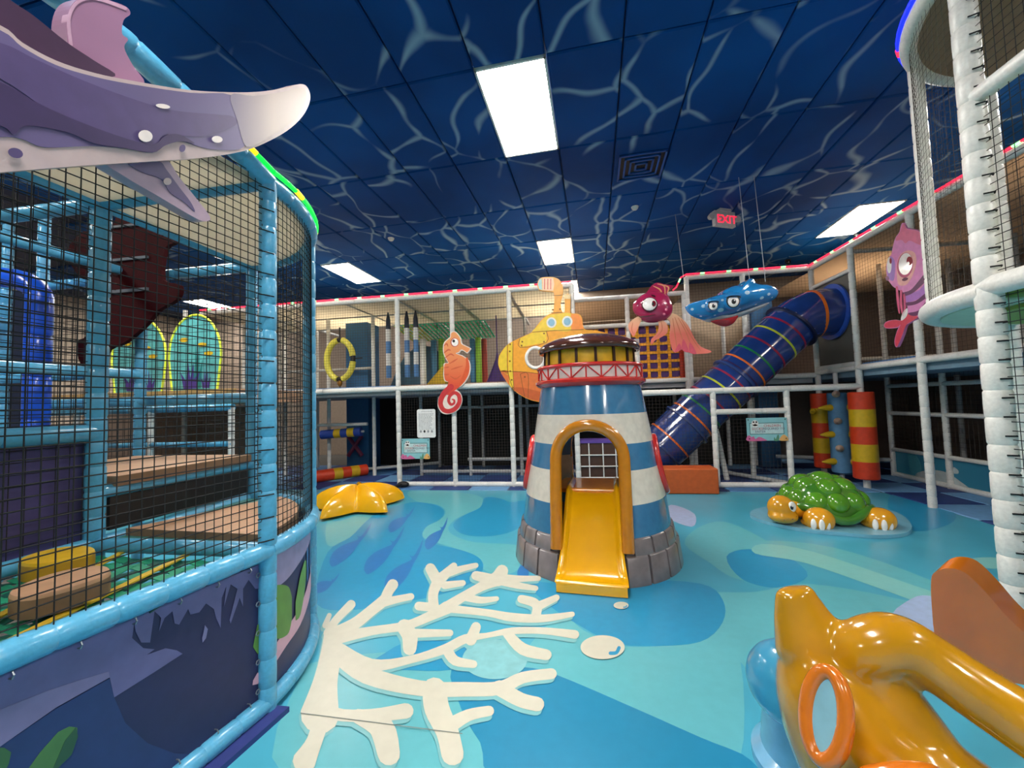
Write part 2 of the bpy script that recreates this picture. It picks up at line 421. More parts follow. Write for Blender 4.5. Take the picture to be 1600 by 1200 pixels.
# ------------------------------------------------------------------ floor print (turquoise vinyl with inlaid picture)
turq = M('turquoise_vinyl_floor', (74, 168, 194), .28, spec=.4, scale=3, var=.05)
vin = MB(); vin.board([(-2.2,-3.5,0),(3.915,-3.5,0),(3.915,5.935,0),(-5.4,5.935,0),(-5.4,2.7,0),(-2.2,2.4,0)], (0,0,-.006))
build('printed_vinyl', vin, turq, floor, False)
aqua = M('aqua_print', (98, 180, 190), .28, spec=.4, var=.03); sky = M('sky_blue_print', (42, 148, 192), .28, spec=.4, var=.03); pale = M('pale_aqua_print', (128, 194, 192), .28, spec=.4, var=.03)
fishb = M('fish_blue_print', (48, 120, 186), .28, spec=.4, var=.04); deep = M('deep_sky_print', (38, 136, 176), .28, spec=.4, var=.03); lav = M('lavender_print', (165, 185, 220), .28, spec=.4)
coral_w = M('coral_cream_print', (206, 203, 186), .3, spec=.4, var=.03); coral_s = M('coral_shadow_print', (124, 186, 190), .3, spec=.4, var=.03)
C2 = lambda pts: K(500, 750, .40625, pts)
lay = [0]
def prn(name, polys, m, n=4, sm=True):
    lay[0] += 1; z = .0003*lay[0]
    return build(name, flat([smooth_poly(P, n) if sm else P for P in polys], dict(z=z), (0,0,-.0002)), m, floor, False)
T2 = lambda pts: K(469, 734, .390625, pts)
prn('light_wave_print', [T2([(430,90),(560,85),(700,100),(738,130),(700,162),(625,195),(592,235),(620,265),(700,290),(860,300),(880,330),(870,400),(800,420),(735,400),(705,345),(600,308),(500,275),(488,245),(520,215),(570,190),(580,160),(545,138),(470,128)]), T2([(110,200),(160,205),(330,140),(400,120),(300,180),(240,240),(180,290),(108,300)]),
    T2([(0,830),(120,760),(400,730),(610,790),(640,950),(720,1090),(830,1230),(-60,1230)]), T2([(1030,585),(1130,640),(1260,700),(1400,708),(1500,690),(1640,640),(1760,760),(1760,1150),(1600,1075),(1030,825),(860,800)]),
    [(1070,850),(1090,825),(1130,815),(1180,835),(1215,860),(1185,870),(1172,905),(1140,900),(1110,880)], [(1180,845),(1300,855),(1450,905),(1560,965),(1545,978),(1400,920),(1250,875),(1165,862)],
    [(1060,930),(1180,925),(1260,912),(1400,935),(1460,960),(1320,1040),(1220,1010),(1210,1080),(1110,985)]], aqua)
prn('blue_wave_print', [T2([(380,145),(460,130),(540,140),(575,165),(560,198),(505,228),(490,268),(540,298),(640,320),(712,350),(732,392),(690,450),(560,500),(440,525),(330,548),(115,560),(60,500),(110,330),(200,270),(260,210),(310,170)]),
    T2([(740,110),(800,115),(840,130),(905,128),(910,200),(850,245),(760,265),(670,262),(622,240),(615,212),(660,180),(720,150)]),
    T2([(900,450),(1000,452),(1100,448),(1300,438),(1600,455),(1690,520),(1690,610),(1600,688),(1400,705),(1250,690),(1100,612),(1000,545)]),
    [(1135,870),(1170,858),(1230,870),(1262,900),(1215,918),(1160,905)]], sky)
prn('diagonal_wave_print', [T2([(605,800),(760,796),(900,790),(1030,822),(1330,950),(1600,1070),(1800,1160),(1760,1260),(850,1260),(720,1090),(645,955)])], deep)
prn('diagonal_wave_print', [T2([(150,690),(260,770),(420,690),(600,690),(700,740),(600,800),(400,800),(240,790)])], sky)
prn('pale_wave_print', [[(1190,850),(1270,862),(1420,912),(1560,962),(1560,985),(1390,925),(1260,880),(1180,865)], [(1515,873),(1560,872),(1560,888),(1530,885)]], pale)
prn('sea_blob_print', [[(1400,770),(1480,790),(1490,815),(1430,830),(1390,800)]], sky)
prn('lavender_blob_print', [[(1395,970),(1425,935),(1460,932),(1520,950),(1560,990),(1500,1010)], C2([(1330,140),(1350,95),(1440,130),(1430,180)])], lav)
# fish silhouettes
def fish(x0, y0, x1, y1, w):   # nose at (x0,y0), tail root at (x1,y1), body depth w
    dx_, dy_ = x1-x0, y1-y0; L = math.hypot(dx_, dy_); c, n = dx_/L, dy_/L; W = w/L
    q = [(0,.25*W),(.05,-.15*W),(.25,-.48*W),(.5,-.5*W),(.75,-.32*W),(.97,-.12*W),(1.0,-.42*W),(1.06,-.18*W),(1.3,-.34*W),(1.5,-.5*W),(1.3,-.16*W),(1.1,.04*W),(.95,.14*W),(.7,.38*W),(.45,.5*W),(.2,.48*W),(.06,.4*W)]
    return [(x0+L*(a*c-b*n), y0+L*(a*n+b*c)) for a, b in q]
lay[0] += 1
for P in ((352,240,430,188,38),(116,375,240,280,52),(255,405,375,300,55),(338,478,455,360,62),(500,310,570,240,42),(60,480,130,448,40),(890,440,895,370,45)):
    build('fish_print', flat([smooth_poly(T2(fish(*P)), 3)], dict(z=.0003*lay[0]), (0,0,-.0002)), fishb, floor, False)
prn('faint_bubble_print', [C2(circle(672, 690, 125, 76, 36))], M('faint_bubble_print', (128, 190, 196), .3), 1, False)
strokes = [([(0,900),(20,780),(40,680),(50,600)], [150,95,80,70]), ([(45,600),(130,555),(200,500),(250,460)], [60,46,42,44]), ([(250,465),(262,430),(280,402)], [42,38,42]), ([(245,470),(300,458),(350,448)], [36,28,26]),
    ([(30,590),(60,540),(120,478)], [34,30,34]), ([(20,560),(36,520)], [22,18]), ([(50,610),(200,580),(330,560),(430,520),(490,490)], [52,34,34,38,50]), ([(470,500),(540,455),(620,410),(690,375)], [44,36,36,60]),
    ([(685,380),(700,350)], [58,48]), ([(670,385),(600,368)], [44,36]), ([(680,380),(760,380),(840,378)], [44,26,20]), ([(690,385),(760,405),(830,416)], [36,26,20]),
    ([(440,500),(435,440),(455,390),(490,355),(515,330)], [40,38,42,34,26]), ([(450,385),(425,340)], [44,40]), ([(490,358),(550,340),(600,328)], [32,24,20]), ([(480,405),(550,396)], [30,22]), ([(440,490),(380,485)], [34,34]), ([(560,450),(620,462),(680,456)], [30,26,18]),
    ([(500,495),(640,510),(740,528),(860,532),(970,516)], [30,28,34,30,20]), ([(830,525),(835,490),(820,470),(775,458)], [36,36,36,32]), ([(840,485),(910,452)], [34,24]),
    ([(325,565),(345,600),(345,648)], [60,60,52]), ([(340,590),(500,588)], [36,26]),
    ([(70,660),(200,712),(350,690),(480,650),(560,610),(640,598),(740,580),(860,580),(980,594)], [70,48,30,36,34,20,26,26,34]), ([(580,615),(600,565)], [44,38]), ([(490,655),(520,695),(590,708)], [40,38,30]), ([(720,590),(780,650),(870,672)], [36,46,42]),
    ([(70,670),(180,750),(380,800),(560,805),(690,800),(780,760),(890,745)], [70,70,60,56,52,44,42]), ([(690,800),(770,845),(835,862)], [60,56,56]),
    ([(440,805),(450,880),(490,970),(510,1055)], [92,96,86,86]), ([(490,950),(570,905),(650,888)], [60,46,40]), ([(20,850),(60,900),(200,905),(330,888)], [80,50,50,60]), ([(150,910),(235,950),(265,1055)], [60,96,86]), ([(10,900),(-20,1000),(-60,1080)], [70,60,90])]
lay[0] += 1; z0 = .0003*lay[0]
sh = MB(); cw = MB()
for i, (P, W) in enumerate(strokes):
    Q = C2(stroke(P, W)); dy = 2+.006*max(0, P[0][1])
    sh.board([at(a-3, b+dy, z=z0+.00002*i) for a, b in Q], (0,0,-.00001)); cw.board([at(a, b, z=z0+.0012+.00002*i) for a, b in Q], (0,0,-.00001))
build('coral_shadow_print', sh, coral_s, floor, False); build('coral_print', cw, coral_w, floor, False)
lay[0] += 8
for x, y, rx, ry in ((1158,482,29,14),(1087,643,85,46)):
    z = .0003*lay[0]; build('bubble_print', flat([C2(circle(x, y, rx, ry, 32))], dict(z=z), (0,0,-.0002)), coral_w, floor, False)
    build('bubble_glint_print', flat([C2(stroke([(x+rx*.35, y+ry*.5), (x+rx*.62, y+ry*.45), (x+rx*.74, y+ry*.05)], rx*.16))], dict(z=z+.0004), (0,0,-.0002)), sky, floor, False)
build('vinyl_seam', flat([stroke([(470,1114),(620,1133),(722,1146)], 1.3)], dict(z=.0065), (0,0,-.0002)), M('seam_grey', (120, 130, 125), .6), floor, False)

# checkered foam mats inside the structures
mats3 = [M('dark_blue_mat', (38, 62, 124), .6), M('mid_blue_mat', (72, 120, 172), .6), M('light_blue_mat', (110, 160, 205), .6)]
S = .62; mm = {}
def mat_tile(i, j, x0, y0):
    k = 0 if (i+j) % 2 else random.choice((1, 2, 2))
    x, y = x0+(i+.5)*S, y0+(j+.5)*S; h = S/2-.004
    if k not in mm:
        mb = MB().add([(-h,-h,0),(h,-h,0),(h,h,0),(-h,h,0),(-h+.01,-h+.01,.02),(h-.01,-h+.01,.02),(h-.01,h-.01,.02),(-h+.01,h-.01,.02)],[(0,1,5,4),(1,2,6,5),(2,3,7,6),(3,0,4,7),(4,5,6,7)])
        o = build('floor_mat', mb, mats3[k], floor, False); mm[k] = o.data
    else:
        o = bpy.data.objects.new('floor_mat', mm[k]); COL.objects.link(o); o.parent = floor
    o.location = (x, y, -.012)
for i in range(-2, 15):
    for j in range(4): mat_tile(i, j, -5.4, 5.94)
for i in range(4):
    for j in range(13): mat_tile(i, j, 3.92, .98)
# ================================================================== PLAY STRUCTURES
PR = .04
def post(par, x, y, z0, z1, m=white_pad, r=PR, seg=.125): return build('post', MB().pad([(x,y,z0),(x,y,z1)], r, seg), m, par)
def rail(par, pts, m=white_pad, r=PR, seg=.3, name='rail'): return build(name, MB().pad(pts, r, seg), m, par)
led_r = EM('led_red', (255, 40, 70), .9); led_g = EM('led_green', (150, 255, 160), 1.0); led_gr = EM('led_strip_green', (10, 255, 60), .8); led_y = EM('led_yellow', (255, 215, 30), .7); led_b = EM('led_blue', (14, 30, 255), 1.4)
def led(par, pts, main, dot, step=.42, r=.012):
    pts = [V(p) for p in pts]; build('led_strip', MB().tube(pts, r, 8), main, par)
    d = .2
    for a, b in zip(pts, pts[1:]):
        L = (b-a).length
        while d < L:
            t = (b-a)/L; build('led_spot', MB().tube([a+t*(d-.035), a+t*(d+.035)], r*1.15, 8), dot, par); d += step
        d -= L
Y0, Y1, DZ, TZ, TZ2 = 6.2, 7.15, 1.6, 3.12, 3.38
roof_c = CLOTH('tan_roof_cloth', (212, 202, 182), .65); roof_b = CLOTH('brown_roof_cloth', (176, 156, 134), .55)
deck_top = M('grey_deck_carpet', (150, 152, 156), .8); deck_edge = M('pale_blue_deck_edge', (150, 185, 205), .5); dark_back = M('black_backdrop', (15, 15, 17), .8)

bk = thing('play_frame', 'white padded two level climbing frame with nets across the back of the hall', 'play structure', (-.5, 6.2, 0))
for x in (-2.9, -1.95, -1.0, 0): post(bk, x, Y0, .0, TZ)
post(bk, .94, Y0, 0, 2.22)
for x in (.95, 1.9): post(bk, x, Y1, 0, TZ)
post(bk, 1.95, Y1-.02, 0, TZ2); post(bk, 2.85, Y1, 0, TZ2)
rail(bk, [(-6.7,Y0,TZ),(0,Y0,TZ)]); rail(bk, [(0,Y0,TZ),(0,Y1,TZ)]); rail(bk, [(0,Y1,TZ),(1.95,Y1,TZ)]); rail(bk, [(1.95,Y1,TZ2),(3.86,Y1,TZ2)]); rail(bk, [(0,Y1,2.62),(1.95,Y1,2.62)])
rail(bk, [(-6.7,Y0,DZ),(.0,Y0,DZ)], r=.045); rail(bk, [(0,Y1,DZ+.02),(3.86,Y1,DZ+.02)])
rail(bk, [(-2.9,Y0,.04),(.94,Y0,.04)])
# low fence round the tube slide exit
rail(bk, [(.94,Y0,1.4),(3.9,Y0,1.4)], r=.043); post(bk, 1.98, Y0, .04, 1.4); post(bk, 2.96, Y0, .04, 1.4); rail(bk, [(1.98,Y0,1.09),(2.96,Y0,1.09)]); rail(bk, [(1.98,Y0,.04),(3.0,Y0,.04)]); rail(bk, [(2.96,Y0,.06),(2.4,Y1,.06)], grey_pad, .03)
# inner bays
for x in (-6.7, -5.75, -4.8, -3.85, -2.9, -1.95, -1.0, 0):
    if x in (-4.8, -3.85, -5.75, -6.7): post(bk, x, Y1, 0, TZ, white_pad, .035)
    else: post(bk, x, Y1, 0, DZ-.1, grey_pad, .032)
    if x != -3.85: post(bk, x, 8.15, .0, TZ, grey_pad if x > -3 else white_pad, .032)
for x in (1.9, 2.85, 3.3): post(bk, x, 8.15, 0, TZ, white_pad, .035)
for y in (Y1, 8.15): rail(bk, [(-6.7,y,TZ-.02),(0,y,TZ-.02)], grey_pad, .03)
for x in (-5.75, -3.85, -2.9, -1.95, -1.0): rail(bk, [(x,Y0,TZ-.01),(x,9.0,TZ-.01)], grey_pad, .028)
rail(bk, [(-2.9,Y1,.08),(0,Y1,.08)], grey_pad, .032); rail(bk, [(-2.0,Y1,.3),(-.9,Y1,.3)], grey_pad, .03); rail(bk, [(-2.9,8.1,1.25),(0,8.1,1.25)], grey_pad, .03)
rail(bk, [(-4.9,Y0+.7,1.0),(-3.85,Y0+.7,1.0)], white_pad, .03); rail(bk, [(-4.4,Y1,.1),(-2.9,8.1,.1)], white_pad, .03)
rail(bk, [(-6.7,Y1+.3,2.1),(-4.0,Y1+.3,2.1)], grey_pad, .028)
build('deck', MB().box((-6.7,Y0+.05,DZ-.1),(0,9.0,DZ+.02)), deck_top, bk, False)
build('deck', MB().box((0.02,Y1+.05,DZ-.1),(3.85,9.0,DZ+.02)), deck_top, bk, False)
build('deck_edging', MB().box((-6.7,Y0+.03,DZ+.02),(-2.9,Y0+.12,DZ+.06)), M('blue_edge_mat', (110, 150, 200), .5), bk, False)
build('deck_edging', MB().box((-2.86,Y0+.03,DZ+.02),(0,Y0+.12,DZ+.06)), M('tan_edge_mat', (165, 130, 105), .5), bk, False)
build('roof_net', MB().board([(-6.7,Y0+.03,TZ-.03),(-.02,Y0+.03,TZ-.03),(-.02,8.1,TZ-.03),(-6.7,8.1,TZ-.03)], (0,0,.004)), roof_c, bk, False)
build('roof_net', MB().board([(0.02,Y1+.03,TZ-.03),(1.9,Y1+.03,TZ-.03),(1.9,9.0,TZ-.03),(0.02,9.0,TZ-.03)], (0,0,.004)), roof_b, bk, False)
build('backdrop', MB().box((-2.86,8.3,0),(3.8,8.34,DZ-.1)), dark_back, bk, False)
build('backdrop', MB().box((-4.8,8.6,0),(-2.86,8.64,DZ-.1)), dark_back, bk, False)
build('backdrop', MB().box((0.05,9.02,DZ),(3.8,9.06,TZ2)), M('tan_backdrop', (196, 170, 142), .8), bk, False)
nets = [(-6.7,-2.9,DZ+.03,TZ),(-2.9,0,DZ+.03,TZ),(-2.9,0,.06,DZ)]
for a, b, z0, z1 in nets:
    build('net_panel', netgrid(lambda u, v: V((u, Y0+.01, v)), rng(a, b, .045), rng(z0, z1, .045), .0016), net_b, bk, False, fix=False)
for a, b, z0, z1, y in ((0,1.95,DZ+.04,TZ,Y1+.01),(1.95,3.86,DZ+.04,TZ2,Y1+.01),(.98,3.0,.06,1.38,Y0+.01)):
    build('net_panel', netgrid(lambda u, v: V((u, y, v)), rng(a, b, .05), rng(z0, z1, .05), .0016), net_b, bk, False, fix=False)
build('net_panel', netgrid(lambda u, v: V((.0, u, v)), rng(Y0, Y1, .05), rng(DZ, TZ, .05), .0016), net_b, bk, False, fix=False)
led(bk, [(-6.7,Y0-.03,TZ+.05),(0,Y0-.03,TZ+.05)], led_r, led_g)
led(bk, [(1.72,Y1-.04,TZ+.05),(1.78,Y1-.04,TZ+.1),(1.86,Y1-.04,TZ2),(1.95,Y1-.04,TZ2+.05),(3.84,Y1-.04,TZ2+.05)], led_r, led_g)
# woven strap wall beside the tube slide: purple boards behind orange straps
o_st = M('orange_strap', (252, 172, 30), .5); p_bd = M('purple_vinyl', (84, 46, 126), .5)
wv = thing('woven_strap_panel', 'woven panel of orange straps over purple straps in a red frame behind the goldfish', 'panel', (.95, Y1+.06, DZ))
for k in range(10):
    x = .1+k*.175; build('purple_strap', MB().box((x,Y1+.1,DZ+.06),(x+.10,Y1+.115,2.6)), p_bd, wv, False)
for k in range(6):
    z = DZ+.1+k*.155; build('purple_strap', MB().box((.05,Y1+.09,z),(1.84,Y1+.1,z+.085)), p_bd, wv, False)
for k in range(10):
    x = .03+k*.175; pts = [(x+.03, Y1+.07+.012*(1 if (k+j) % 2 else -1), DZ+.06+j*.0775) for j in range(14)]
    mb = MB()
    for a, b in zip(pts, pts[1:]): mb.beam(a, b, .05, .006, 0, V((0,1,0)))
    build('orange_strap', mb, o_st, wv, False)
for k in range(6):
    z = DZ+.055+k*.155; pts = [(.05+j*.0875, Y1+.07+.012*(1 if (k+j) % 2 else -1), z) for j in range(21)]
    mb = MB()
    for a, b in zip(pts, pts[1:]): mb.beam(a, b, .05, .006, 0, V((0,1,0)))
    build('orange_strap', mb, o_st, wv, False)
build('frame_post', MB().box((1.8,Y1+.05,DZ+.05),(1.88,Y1+.13,2.6)), red_v, wv, False)

# ---------------------------------------------------------------- right hand frame
rf = thing('play_frame', 'white padded two level frame along the right wall with the tube slide entrance', 'play structure', (4.2, 6, 0))
X1 = 3.9
for y in (Y1, Y0, 5.19): post(rf, X1, y, 0 if y < 7 else 0, TZ2)
rail(rf, [(X1,Y1,TZ2),(X1,2.8,TZ2)]); rail(rf, [(X1,Y1,DZ+.06),(X1,2.9,DZ+.06)]); rail(rf, [(X1,Y1,1.72),(X1,Y0,1.72)], r=.035); rail(rf, [(X1,Y1,3.05),(X1,Y0,3.05)], r=.03); rail(rf, [(X1,Y0,3.3),(5.8,Y0,3.3)], grey_pad, .03)
for x, y in ((4.85,7.1),(4.85,6.15),(4.85,5.2),(5.8,7.1),(5.8,6.15),(5.8,5.2),(4.85,4.25)): post(rf, x, y, .0, TZ2, grey_pad if x > 5 else white_pad, .035)
for z in (.42, .98, 1.4): rail(rf, [(4.85,7.1,z),(4.85,3.5,z)], white_pad, .03)
rail(rf, [(4.85,7.1,.04),(4.85,3.5,.04)], white_pad, .035); rail(rf, [(4.85,7.1,.25),(3.4,7.6,.25)], grey_pad, .03)
rail(rf, [(X1+.3,Y1,DZ+.25),(5.8,Y1,DZ+.25)], white_pad, .03)
build('deck', MB().box((X1+.05,2.9,DZ-.06),(6.5,9.0,DZ+.03)), M('blue_underside', (110, 140, 160), .6), rf, False)
build('deck_edging', MB().box((X1+.02,5.25,DZ+.06),(X1+.1,6.15,DZ+.12)), mats3[1], rf, False)
build('roof_net', MB().board([(X1+.03,3.0,TZ2-.03),(6.5,3.0,TZ2-.03),(6.5,9.0,TZ2-.03),(X1+.03,9.0,TZ2-.03)], (0,0,.004)), roof_b, rf, False)
build('skirt_panel', MB().box((4.87,3.5,.05),(4.9,7.1,.42)), grad('teal_wave_skirt', (40, 105, 140), (66, 150, 175), 1, -1.5, 1.2), rf, False)
for P, m in (([(1430,745),(1447,735),(1475,737),(1500,752),(1520,772),(1470,772)], 'white'), ([(1418,705),(1432,712),(1440,735),(1425,742)], 'teal'), ([(1490,730),(1497,735),(1497,740),(1489,739)], 'white')):
    build('wave_print', flat([smooth_poly(P)], dict(x=4.865), (.002,0,0)), M('skirt_'+m, (190, 200, 200) if m == 'white' else (80, 160, 175), .5), rf, False)
build('backdrop', MB().box((6.5,2.9,0),(6.54,9.0,TZ2)), M('brown_backdrop', (128, 110, 98), .8), rf, False)
build('backdrop', MB().box((3.9,9.0,0),(6.5,9.04,TZ2)), M('brown_backdrop', (128, 110, 98), .8), rf, False)
build('slide_mount_panel', MB().box((X1+.02,Y0+.04,DZ+.12),(X1+.05,Y1-.04,3.05)), M('grey_vinyl_panel', (92, 90, 84), .55, bump=.2, scale=4), rf, False)
build('net_panel', netgrid(lambda u, v: V((X1+.01, u, v)), rng(3.0, Y0, .05), rng(DZ+.1, TZ2, .05), .0016), net_b, rf, False, fix=False)
build('net_panel', netgrid(lambda u, v: V((4.84, u, v)), rng(3.6, 7.1, .06), rng(.45, DZ, .06), .0016), net_b, rf, False, fix=False)
led(rf, [(X1-.03,Y1,TZ2+.05),(X1-.03,2.8,TZ2+.05)], led_r, led_g)

# ---------------------------------------------------------------- corner towers
def arc(cx, cy, R, sx, a0=0, a1=90, n=16):
    return [V((cx+sx*R*math.cos(math.radians(a0+(a1-a0)*i/n)), cy+R*math.sin(math.radians(a0+(a1-a0)*i/n)), 0)) for i in range(n+1)]
up = lambda P, z: [V((p.x, p.y, z)) for p in P]
LT = thing('climbing_tower', 'light blue padded tower with rounded netted corner at left', 'play structure', (-2.0, 1.5, 0))
lx, ly, LR = -1.36, 1.58, .93; lc = lx-LR; MZ, LZ = .69, 2.35; yn = .25
A = arc(lc, ly, LR, 1)
SK = .15; fx = lambda y: lx-SK*(ly-y); SKN = V((1, -SK, 0)).normalized()   # the front face is a little out of square
post(LT, lx, ly, 0, LZ+.02, blue_pad, .036, .12); b45 = A[8]; post(LT, b45.x, b45.y, 0, LZ, blue_pad, .036, .12)
post(LT, lc, ly, 0, LZ, blue_pad, .04, .12); post(LT, lc, ly+LR, 0, LZ, blue_pad, .036, .12)
for x in (-3.24, -4.19): post(LT, x, ly+LR, 0, LZ+.6, blue_pad, .036, .12)
post(LT, -3.24, ly, .0, LZ+.6, blue_pad, .036, .12)
for z, rr in ((.045, .036), (MZ, .04), (LZ, .036)):
    rail(LT, [(fx(yn),yn,z),(lx,ly,z)] if z < 2 else [(fx(yn),yn,2.57),(fx(1.05),1.05,2.54),(fx(1.3),1.3,2.46),(lx,ly,z)], blue_pad, rr if z < 2 else .042, .14); rail(LT, up(A, z), blue_pad, rr, .14)
    if z > .3:
        rail(LT, [(lx,ly,z),(lc,ly,z)], blue_pad, .033, .3); rail(LT, [(lc,yn,z),(lc,ly,z)], blue_pad, .036, .3); rail(LT, [(lc,ly,z),(lc,ly+LR,z)], blue_pad, .033, .3)
    rail(LT, [(lc,ly+LR,z),(-4.19,ly+LR,z)], blue_pad, .036, .3)
rail(LT, [(lc,yn,1.22),(lc,ly,1.22)], blue_pad, .04, .3); rail(LT, [(-4.19,ly+LR,1.4),(lc,ly+LR,1.4)], blue_pad, .036, .3)
rail(LT, [(lc,ly,.93),(lc,ly+LR,.93)], blue_pad, .034, .2)
lnet = []
cord = .0026
build('net_panel', netgrid(lambda u, v: V((fx(u)+.005, u, v)), rng(yn, ly, .033), rng(MZ, LZ, .033), .0021), M('black_net_cord2', (10, 11, 14), .8), LT, False, fix=False)
th = lambda u: V((lc+LR*math.cos(u), ly+LR*math.sin(u), 0))
build('net_panel', netgrid(lambda u, v: th(u)+V((0,0,v)), rng(0, PI/2, .036), rng(MZ, LZ, .033), .0021, usub=rng(0, PI/2, .1)), M('black_net_cord2', (10, 11, 14), .8), LT, False, fix=False)
for n_ in range(1):
    f = netgrid(lambda u, v: V((u, ly+LR, v)), rng(-4.19, lc, .05), rng(MZ, LZ, .05), .002)
    build('net_panel', f, net_m, LT, False, fix=False)
build('net_panel', netgrid(lambda u, v: V((lc, u, v)), rng(yn, ly, .05), rng(.72, LZ, .05), .002), net_m, LT, False, fix=False)
# lashing ties holding the net to the corner post
ties = MB(); 
for z in rng(MZ+.05, LZ-.05, .096): ties.tube([(lx+.037,ly-.005,z),(lx+.02,ly-.04,z),(lx+.005,ly-.06,z)], .003, 4)
build('net_ties', ties, net_m, LT, False)['kind'] = 'stuff'
sk = MB()
S_in = arc(lc, ly, LR-.012, 1, n=24)
sk.board([(fx(yn)-.012,yn,.06),(lx-.012,ly,.06),(lx-.012,ly,.66),(fx(yn)-.012,yn,.66)], (-.004,0,0))
n = len(S_in); sk.add(up(S_in, .06)+up(S_in, .66), [(i,i+1,i+1+n,i+n) for i in range(n-1)])
build('skirt', sk, M('navy_print_skirt', (38, 38, 82), .45), LT)
skx = lx-.010
for nm, P, m, k in (('lavender_print', K(0,780,.35,[(-100,790),(0,760),(300,650),(600,520),(800,440),(1160,290),(1165,320),(1160,400),(1140,400),(1110,360),(1085,400),(1085,480),(1070,440),(1030,555),(1025,540),(1060,400),(1030,380),(1000,480),(1010,390),(990,440),(985,575),(965,530),(955,490),(920,465),(890,505),(850,515),(840,490),(800,560),(780,555),(770,500),(735,530),(710,590),(720,530),(690,500),(670,640),(630,640),(605,590),(600,545),(590,620),(640,665),(690,670),(655,695),(740,665),(790,675),(815,690),(700,765),(510,885),(490,795),(250,930),(0,1100),(-100,1160)]), (98, 96, 144), 0),
    ('lavender_print', K(0,780,.35,[(-100,980),(0,940),(200,860),(350,810),(485,770),(490,795),(250,930),(0,1105),(-100,1180)]), (118, 112, 154), 1),
    ('dark_dune_print', K(0,780,.35,[(490,800),(510,885),(560,1000),(660,1090),(780,1135),(880,1140),(600,1400),(-100,1400),(-100,1170),(0,1105),(250,935)]), (40, 54, 104), 0),
    ('leaf_print', K(0,780,.35,[(130,1200),(180,1130),(260,1040),(310,1015),(345,1020),(345,1070),(310,1140),(250,1200),(180,1260)]), (72, 116, 66), 1), ('leaf_print', K(0,780,.35,[(340,1018),(348,1060),(320,1140),(260,1200),(230,1220),(290,1080)]), (46, 82, 58), 2), ('leaf_print', K(0,780,.35,[(-20,1110),(20,1110),(50,1130),(40,1180),(0,1260),(-40,1260)]), (60, 100, 62), 1),
    ('weed_print', K(0,780,.35,[(1185,540),(1150,560),(1140,610),(1130,660),(1150,690),(1175,700),(1170,760),(1195,760),(1195,540)]), (92, 138, 60), 1), ('coral_print', K(0,780,.35,[(1190,760),(1150,775),(1130,810),(1128,830),(1150,825),(1190,800)]), (205, 160, 180), 1),
    ('drop_print', K(0,780,.35,[(915,562),(928,580),(920,620),(905,640),(903,620),(910,590)]), (120, 118, 164), 1)):
    build(nm, flat_on([P], V((skx+.0012*k,ly,0)), SKN, SKN*-.0008), M('skirt_ink_%d_%d_%d' % m, m, .45), LT, False)
def cyl_strip(pairs, R, name, m):   # printed strip on the rounded skirt: (angle, z low, z high)
    q = smooth_poly(pairs, 4, False); P = [V((lc+R*math.cos(a), ly+R*math.sin(a), 0)) for a, _, _ in q]; k = len(q)
    build(name, MB().add([V((p.x,p.y,e[1])) for p, e in zip(P, q)]+[V((p.x,p.y,e[2])) for p, e in zip(P, q)], [(i,i+1,i+1+k,i+k) for i in range(k-1)]), M('skirt_ink_%d_%d_%d' % m, m, .45), LT)
cyl_strip([(.03,.5,.66),(.15,.5,.66),(.3,.53,.66),(.5,.56,.66),(.9,.58,.66),(1.5,.58,.66)], LR-.009, 'lavender_print', (150, 142, 182))
cyl_strip([(.03,.16,.24),(.15,.2,.28),(.3,.22,.31),(.5,.27,.38),(.8,.32,.44),(1.5,.32,.44)], LR-.008, 'coral_print', (205, 160, 180))
cyl_strip([(.03,.3,.52),(.1,.26,.5),(.17,.25,.46),(.2,.3,.4)], LR-.007, 'weed_print', (92, 138, 60)); cyl_strip([(.24,.27,.36),(.3,.27,.46),(.37,.36,.51),(.4,.44,.5)], LR-.007, 'weed_print', (100, 150, 62))
for i in range(7): cyl_strip([(.42+i*.1,.4,.56),(.44+i*.1,.38,.56),(.46+i*.1,.4,.56)], LR-.0075, 'stripe_print', (58, 88, 140))
# skirt eyelets with cable ties
hk = MB(); hm = M('steel_eyelet', (150, 155, 160), .3, metal=.8)
for y in rng(.45, ly-.08, .13):
    for z in (.635, .085): hk.tube([(fx(y)-.006+.012*math.cos(a), y, z+.012*math.sin(a)) for a in (0,1.05,2.1,3.14,4.2,5.25)], .0025, 5, closed=True)
for z in rng(.12, .6, .12): hk.tube([(lx-.006+.0*z, ly-.045+.01*math.cos(a), z+.01*math.sin(a)) for a in (0,1.05,2.1,3.14,4.2,5.25)], .0025, 5, closed=True)
build('skirt_eyelets', hk, hm, LT)['kind'] = 'stuff'
build('base_mat', MB().board([(fx(yn)-.3,yn,.022),(fx(yn)+.09,yn,.022),(lx+.09,ly+.02,.022),(lx-.3,ly+.02,.022)], (0,0,-.022)), M('navy_base_mat', (44, 54, 120), .5), LT, False)
# beige canopy of the rounded bay
cl = CLOTH('beige_canopy', (220, 212, 196), .6)
build('canopy', MB().board(up(A, LZ-.01)+[V((lc,ly,LZ-.01))], (0,0,.004)), cl, LT, False)
build('canopy', MB().board([(fx(yn),yn,LZ-.01),(lx,ly,LZ-.01),(lc,ly,LZ-.01),(lc,yn,LZ-.01)], (0,0,.004)), cl, LT, False)
LO = arc(lc, ly, LR+.03, 1)
led(LT, up(LO, LZ+.045), led_gr, led_y, .5, .011); led(LT, [(fx(1.28)+.025,1.28,LZ+.16),(lx+.025,ly,LZ+.05)], led_gr, led_y, .5, .011)
